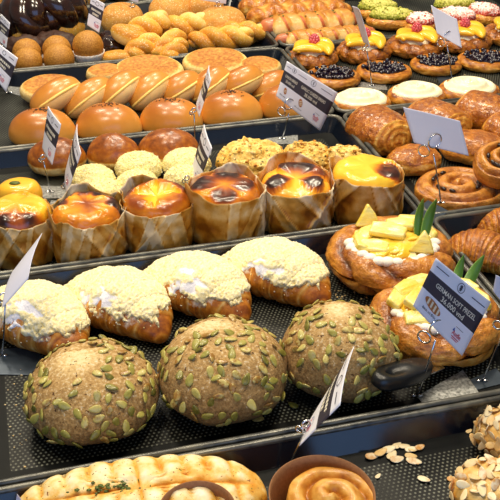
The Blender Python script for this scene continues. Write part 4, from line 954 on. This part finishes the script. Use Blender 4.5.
    def bread(u, v, a, w, h, stripes=4):
        n = 22; ca, sa = math.cos(a), math.sin(a); f = lambda x, y: (u + (x * ca - y * sa) / asp, v + x * sa + y * ca)
        put('bread_picture', [([f(w * math.cos(2 * PI * i / n), h * math.sin(2 * PI * i / n)) for i in range(n)], [tuple(range(n))])], 'print_crust')
        q = []
        for i in range(stripes):
            x = (i - (stripes - 1) / 2) * w * .42; q.append(([f(x - w * .10, -h * .7), f(x + w * .10, -h * .7), f(x + w * .18, h * .7), f(x - .02 * w, h * .7)], [(0, 1, 2, 3)]))
        q2 = MB()
        for vs, fs in q:
            o_ = len(q2.v)
            for (uu, v2) in vs: q2.add(S(uu, v2, .0010))
            for f_ in fs: q2.face([o_ + x for x in f_])
        obj('bread_picture_scoring', q2, M['print_crumb'], cd, smooth=False)
    def logo(u, v, s):
        put('red_emblem', [T('Audle', u, v, s * .42, s * 1.15 / asp), rect(u - s * .5 / asp, v + s * .30, u + s * .5 / asp, v + s * .38), rect(u - s * .4 / asp, v + s * .46, u + s * .4 / asp, v + s * .52)], 'red_ink')
        put('blue_emblem', [([(u - s * .66 / asp, v - s * .1), (u - s * .52 / asp, v - s * .42), (u - s * .42 / asp, v - s * .1)], [(0, 1, 2)])], 'blue_ink')
        put('emblem_line', [rect(u - s * .45 / asp, v - s * .56, u + s * .5 / asp, v - s * .52)], 'ink')
    if design == 'pretzel':
        put('title_print', [T('GERMAN SOFT PREZEL', .53, .375, .085, .74)], 'ivory_ink'); put('price_print', [T('36.000 vnd', .52, .50, .095, .42)], 'ivory_ink')
        put('emblem_ring', [circ(.50, .13, .085, .010), rect(.484, .08, .516, .18), rect(.475, .10, .525, .115), rect(.475, .135, .525, .15)], 'ink')
        put('ornament_line', [rect(.05, .10, .27, .115), rect(.70, .125, .95, .14)], 'ink')
        bread(.25, .72, .18, .21, .085, 4); put('caption_print', [T('Bánh mì Đức', .24, .86, .05, .24)], 'ink'); logo(.76, .80, .20)
    elif design == 'garlic':
        put('title_print', [T('ONION BREAD', .17, .36, .075, .24), T('GARLIC CHEESE BREAD', .62, .36, .078, .50)], 'ivory_ink'); put('price_print', [T('30.000 vnd', .17, .48, .075, .17), T('38.000 vnd', .60, .485, .085, .26)], 'ivory_ink')
        put('emblem_ring', [circ(.17, .12, .06, .008), circ(.55, .12, .075, .009), rect(.543, .08, .557, .16), rect(.163, .085, .177, .155)], 'ink'); put('ornament_line', [rect(.02, .11, .11, .122), rect(.25, .125, .42, .137), rect(.70, .115, .93, .127)], 'ink')
        bread(.13, .72, 1.4, .085, .045, 2); bread(.46, .73, 1.2, .10, .06, 3); put('caption_print', [T('Bánh hành', .11, .87, .035, .12), T('Bánh phô mai', .45, .89, .035, .15)], 'ink'); logo(.82, .79, .16)
    else:
        rr = random.Random(len(label)); q = []; 
        for v0, u0, u1 in ((.34, .15, .85), (.47, .28, .72)):
            u = u0
            while u < u1: w_ = rr.uniform(.03, .07); q.append(rect(u, v0, min(u + w_, u1), v0 + .07)); u += w_ + .02
        put('title_print', q, 'ivory_ink'); put('ornament_line', [rect(.1, .12, .3, .14), rect(.7, .12, .9, .14)], 'ink'); put('emblem_ring', [circ(.5, .13, .07, .014)], 'ink'); logo(.72, .80, .17)
    return root
O = (0, 0, 0, 0)
card_stand('price card reading GERMAN SOFT PREZEL, in front of the front pineapple pastry', (417, 396), (437, 327), ((436, 258), (491, 302), (462, 356), (413, 306)), (-.006, .004, -.004, -.012), 'pretzel', plate=[(417, 396), (424, 405), (480, 394), (463, 370)], bulge=.002, ringr=.0098)
card_stand('double price card for two breads, tilted above the herb cheese scones', (282, 139), (289, 104), ((287, 61), (338, 93), (320, 131), (276, 96)), (0, 0, 0, -.01), 'garlic', bulge=.002, ringr=.0100)
card_stand('large plain card back on a pin beside the folded pastries', (441, 203), (435, 141), ((403, 107), (460, 121), (469, 156), (414, 143)), (0, 0, -.01, -.01), 'blank', plate=[(410, 214), (432, 224), (449, 211), (428, 200)], bulge=-.002, ringr=.0115, pz=.031, platemat='dark_plate')
card_stand('blank white card back among the mango pastries, tall and curved', (452, 80), (448, 36), ((431, 5), (457, 19), (462, 48), (437, 33)), (0, 0, -.02, -.02), 'blank', bulge=-.004, ringr=.0100, platemat='dark_plate')
card_stand('thin card seen almost edge-on among the mango pastries', (372, 86), (367, 46), ((352, 6), (360, 12), (371, 52), (363, 42)), (.03, -.03, -.04, .02), 'blank', bulge=-.006, ringr=.0045, platemat='plate')
card_stand('slim price card before the leftmost dark glazed bun', (50, 192), (43, 157), ((48, 106), (61, 124), (52, 165), (42, 148)), (.05, -.01, -.02, .04), 'dash', bulge=.002, ringr=.004)
card_stand('slim tilted price card beside the pale crumble buns, right of the other slim card', (67, 207), (66, 184), ((77, 124), (81, 153), (67, 195), (65, 172)), (.05, -.015, -.02, .04), 'dash', bulge=.003, ringr=.004)
card_stand('slim price card leaning beside the cheesecake with the yellow sunken middle', (189, 200), (187, 178), ((204, 124), (212, 148), (197, 188), (189, 178)), (.05, -.015, -.02, .04), 'dash', bulge=.002, ringr=.004)
card_stand('thin price card among the glossy sesame buns, its wire standing before the tray rim', (195, 150), (194, 110), ((209, 65), (211, 80), (199, 117), (196, 104)), (.03, -.02, -.02, .03), 'dash', bulge=.002, ringr=.004)
card_stand('price card at the left edge above the empty stretch of the bun tray', (9, 93), (1, 74), ((-6, 40), (18, 58), (6, 92), (-14, 66)), (.02, -.01, -.02, .0), 'dash', bulge=.001, ringr=.005, plate=[(6, 92), (22, 96), (24, 88), (9, 86)])
card_stand('upper price card at the left edge beside the chocolate twists', (4, 66), (3, 44), ((1, 14), (10, 23), (6, 48), (-3, 40)), (.02, -.01, -.02, .02), 'dash', ringr=.004)
card_stand('dark price card above the single sesame ball', (95, 60), (92, 33), ((91, -4), (105, 4), (99, 33), (87, 25)), (.0, .0, -.01, -.01), 'dash', ringr=.0045)
card_stand('small card at the top edge behind the chocolate twists', (74, 22), (73, 6), ((72, -14), (81, -10), (78, 9), (70, 3)), O, 'dash', ringr=.004)
card_stand('card at the top edge whose wire stands before the big sugar-crusted loaf', (218, 34), (219, 4), ((200, -18), (228, -12), (226, 4), (200, 0)), O, 'blank', ringr=.006)
card_stand('card at the top edge whose wire stands between the loaves, above the dough twists', (135, 34), (133, 5), ((124, -18), (141, -12), (138, 3), (122, -2)), O, 'blank', ringr=.005)
card_stand('curved card at the left edge in front of the leftmost crumble croissant', (2, 356), (4, 297), ((42, 233), (28, 279), (2, 308), (12, 272)), (.06, -.01, -.03, .03), 'blank', bulge=.004, ringr=.006, plate=[(-30, 352), (24, 347), (45, 357), (30, 375), (-20, 374)], platemat='dark_plate')
card_stand('slanted price card with a dark band, seen nearly edge-on before the rightmost seeded bread', (283, 475), (306, 424), ((354, 346), (340, 405), (299, 446), (319, 405)), (.06, -.02, -.02, .05), 'dash', bulge=.003, ringr=.005, psize=(.008, .005), platemat='dark_plate')
card_stand('white price card cut by the right edge behind the pretzel card', (482, 381), (507, 318), ((496, 275), (530, 292), (524, 330), (493, 291)), O, 'blank', ringr=.007, plate=[(467, 381), (476, 390), (508, 382), (496, 368)], platemat='dark_plate')
card_stand('white card tip at the bottom left before the herb loaf', (20, 522), (19, 512), ((17, 494), (24, 503), (27, 515), (13, 515)), O, 'blank', ringr=.004, psize=(.012, .01))

# ------------------------------------------------------------------ serving knife lying between the seeded bread and the pretzel card
a_, b_ = P(380, 382, .062), P(424, 368, .032); rz = math.atan2(b_.y - a_.y, b_.x - a_.x); HL = (b_ - a_).length
root = thing('serving_knife', 'black-handled serving knife with a hole in its handle, before the front pineapple pastry', 'knife', M=frame(b_ - a_, (0, 0, 1), a_ - Vector((0, 0, .012))))
n = 40; out = []
for i in range(n):
    t = 2 * PI * i / n; ca, sa = math.cos(t), math.sin(t); q = (abs(ca) ** 2.8 + abs(sa) ** 2.8) ** (-1 / 2.8); out.append((HL * .5 - .003 + (HL * .5 + .009) * ca * q, .0165 * sa * q * (1.08 - .16 * (ca + 1) / 2)))
hole_ = [(.013 + .0078 * math.cos(2 * PI * i / n), .0060 * math.sin(2 * PI * i / n)) for i in range(n)]
mb = MB(); rings = []
for pts, z, sc_ in ((out, .004, .9), (out, .008, 1), (out, .017, 1), (out, .021, .93), (hole_, .021, 1), (hole_, .004, 1)):
    cx_ = HL * .5 - .003; rings.append([mb.add(((x - cx_) * sc_ + cx_ if pts is out else x, y * sc_, z)) for x, y in pts])
for r_a, r_b in zip(rings, rings[1:] + rings[:1]):
    for i in range(n): mb.face((r_a[i], r_a[(i + 1) % n], r_b[(i + 1) % n], r_b[i]))
obj('handle', mb, M['handle'], root)
mb = MB(); slab(mb, [(HL * .95, -.012), (HL + .030, -.010), (HL + .033, .004), (HL * .95, .010)], .0088, .0103, Matrix())
obj('blade', mb, M['steel'], root, smooth=False)

# ------------------------------------------------------------------ light, sky, camera
def area(name, loc, target, size, power, col, sy=None):
    l = bpy.data.lights.new(name, 'AREA'); l.shape = 'RECTANGLE' if sy else 'DISK'; l.size = size
    if sy: l.size_y = sy
    l.energy = power; l.color = col; o = bpy.data.objects.new(name, l); C.objects.link(o); o.location = loc
    o.rotation_euler = (Vector(target) - Vector(loc)).to_track_quat('-Z', 'Y').to_euler(); return o
warm = (1, .87, .66)
for i, (x, y) in enumerate(((-.35, 1.05), (.6, 1.0), (.1, 1.9), (.95, 1.85), (-.2, 2.7), (.7, 2.7))):
    area('ceiling_lamp', (x, y, 1.75), (x, y - .05, 0), .36, 12, warm)
area('shop_window', (-.2, -2.1, 1.05), (-.1, 1.3, .6), 3.6, 36, (.26, .50, 1), 2.2)
w = bpy.data.worlds.new('shop_interior'); bpy.context.scene.world = w; w.use_nodes = True
w.node_tree.nodes['Background'].inputs[0].default_value = (.95, .93, .9, 1); w.node_tree.nodes['Background'].inputs[1].default_value = .17
cam = bpy.data.cameras.new('camera'); cam.sensor_width = 36; cam.lens = F / 500 * 36; cam.clip_start = .02
co = bpy.data.objects.new('camera', cam); C.objects.link(co)
Mx = Matrix((RT, UP, -FW)).transposed().to_4x4(); Mx.translation = CAM; co.matrix_world = Mx
sc = bpy.context.scene; sc.camera = co
sc.view_settings.view_transform = 'Standard'; sc.view_settings.look = 'None'; sc.view_settings.exposure = .12; sc.view_settings.gamma = 1.; sc.view_settings.use_curve_mapping = False
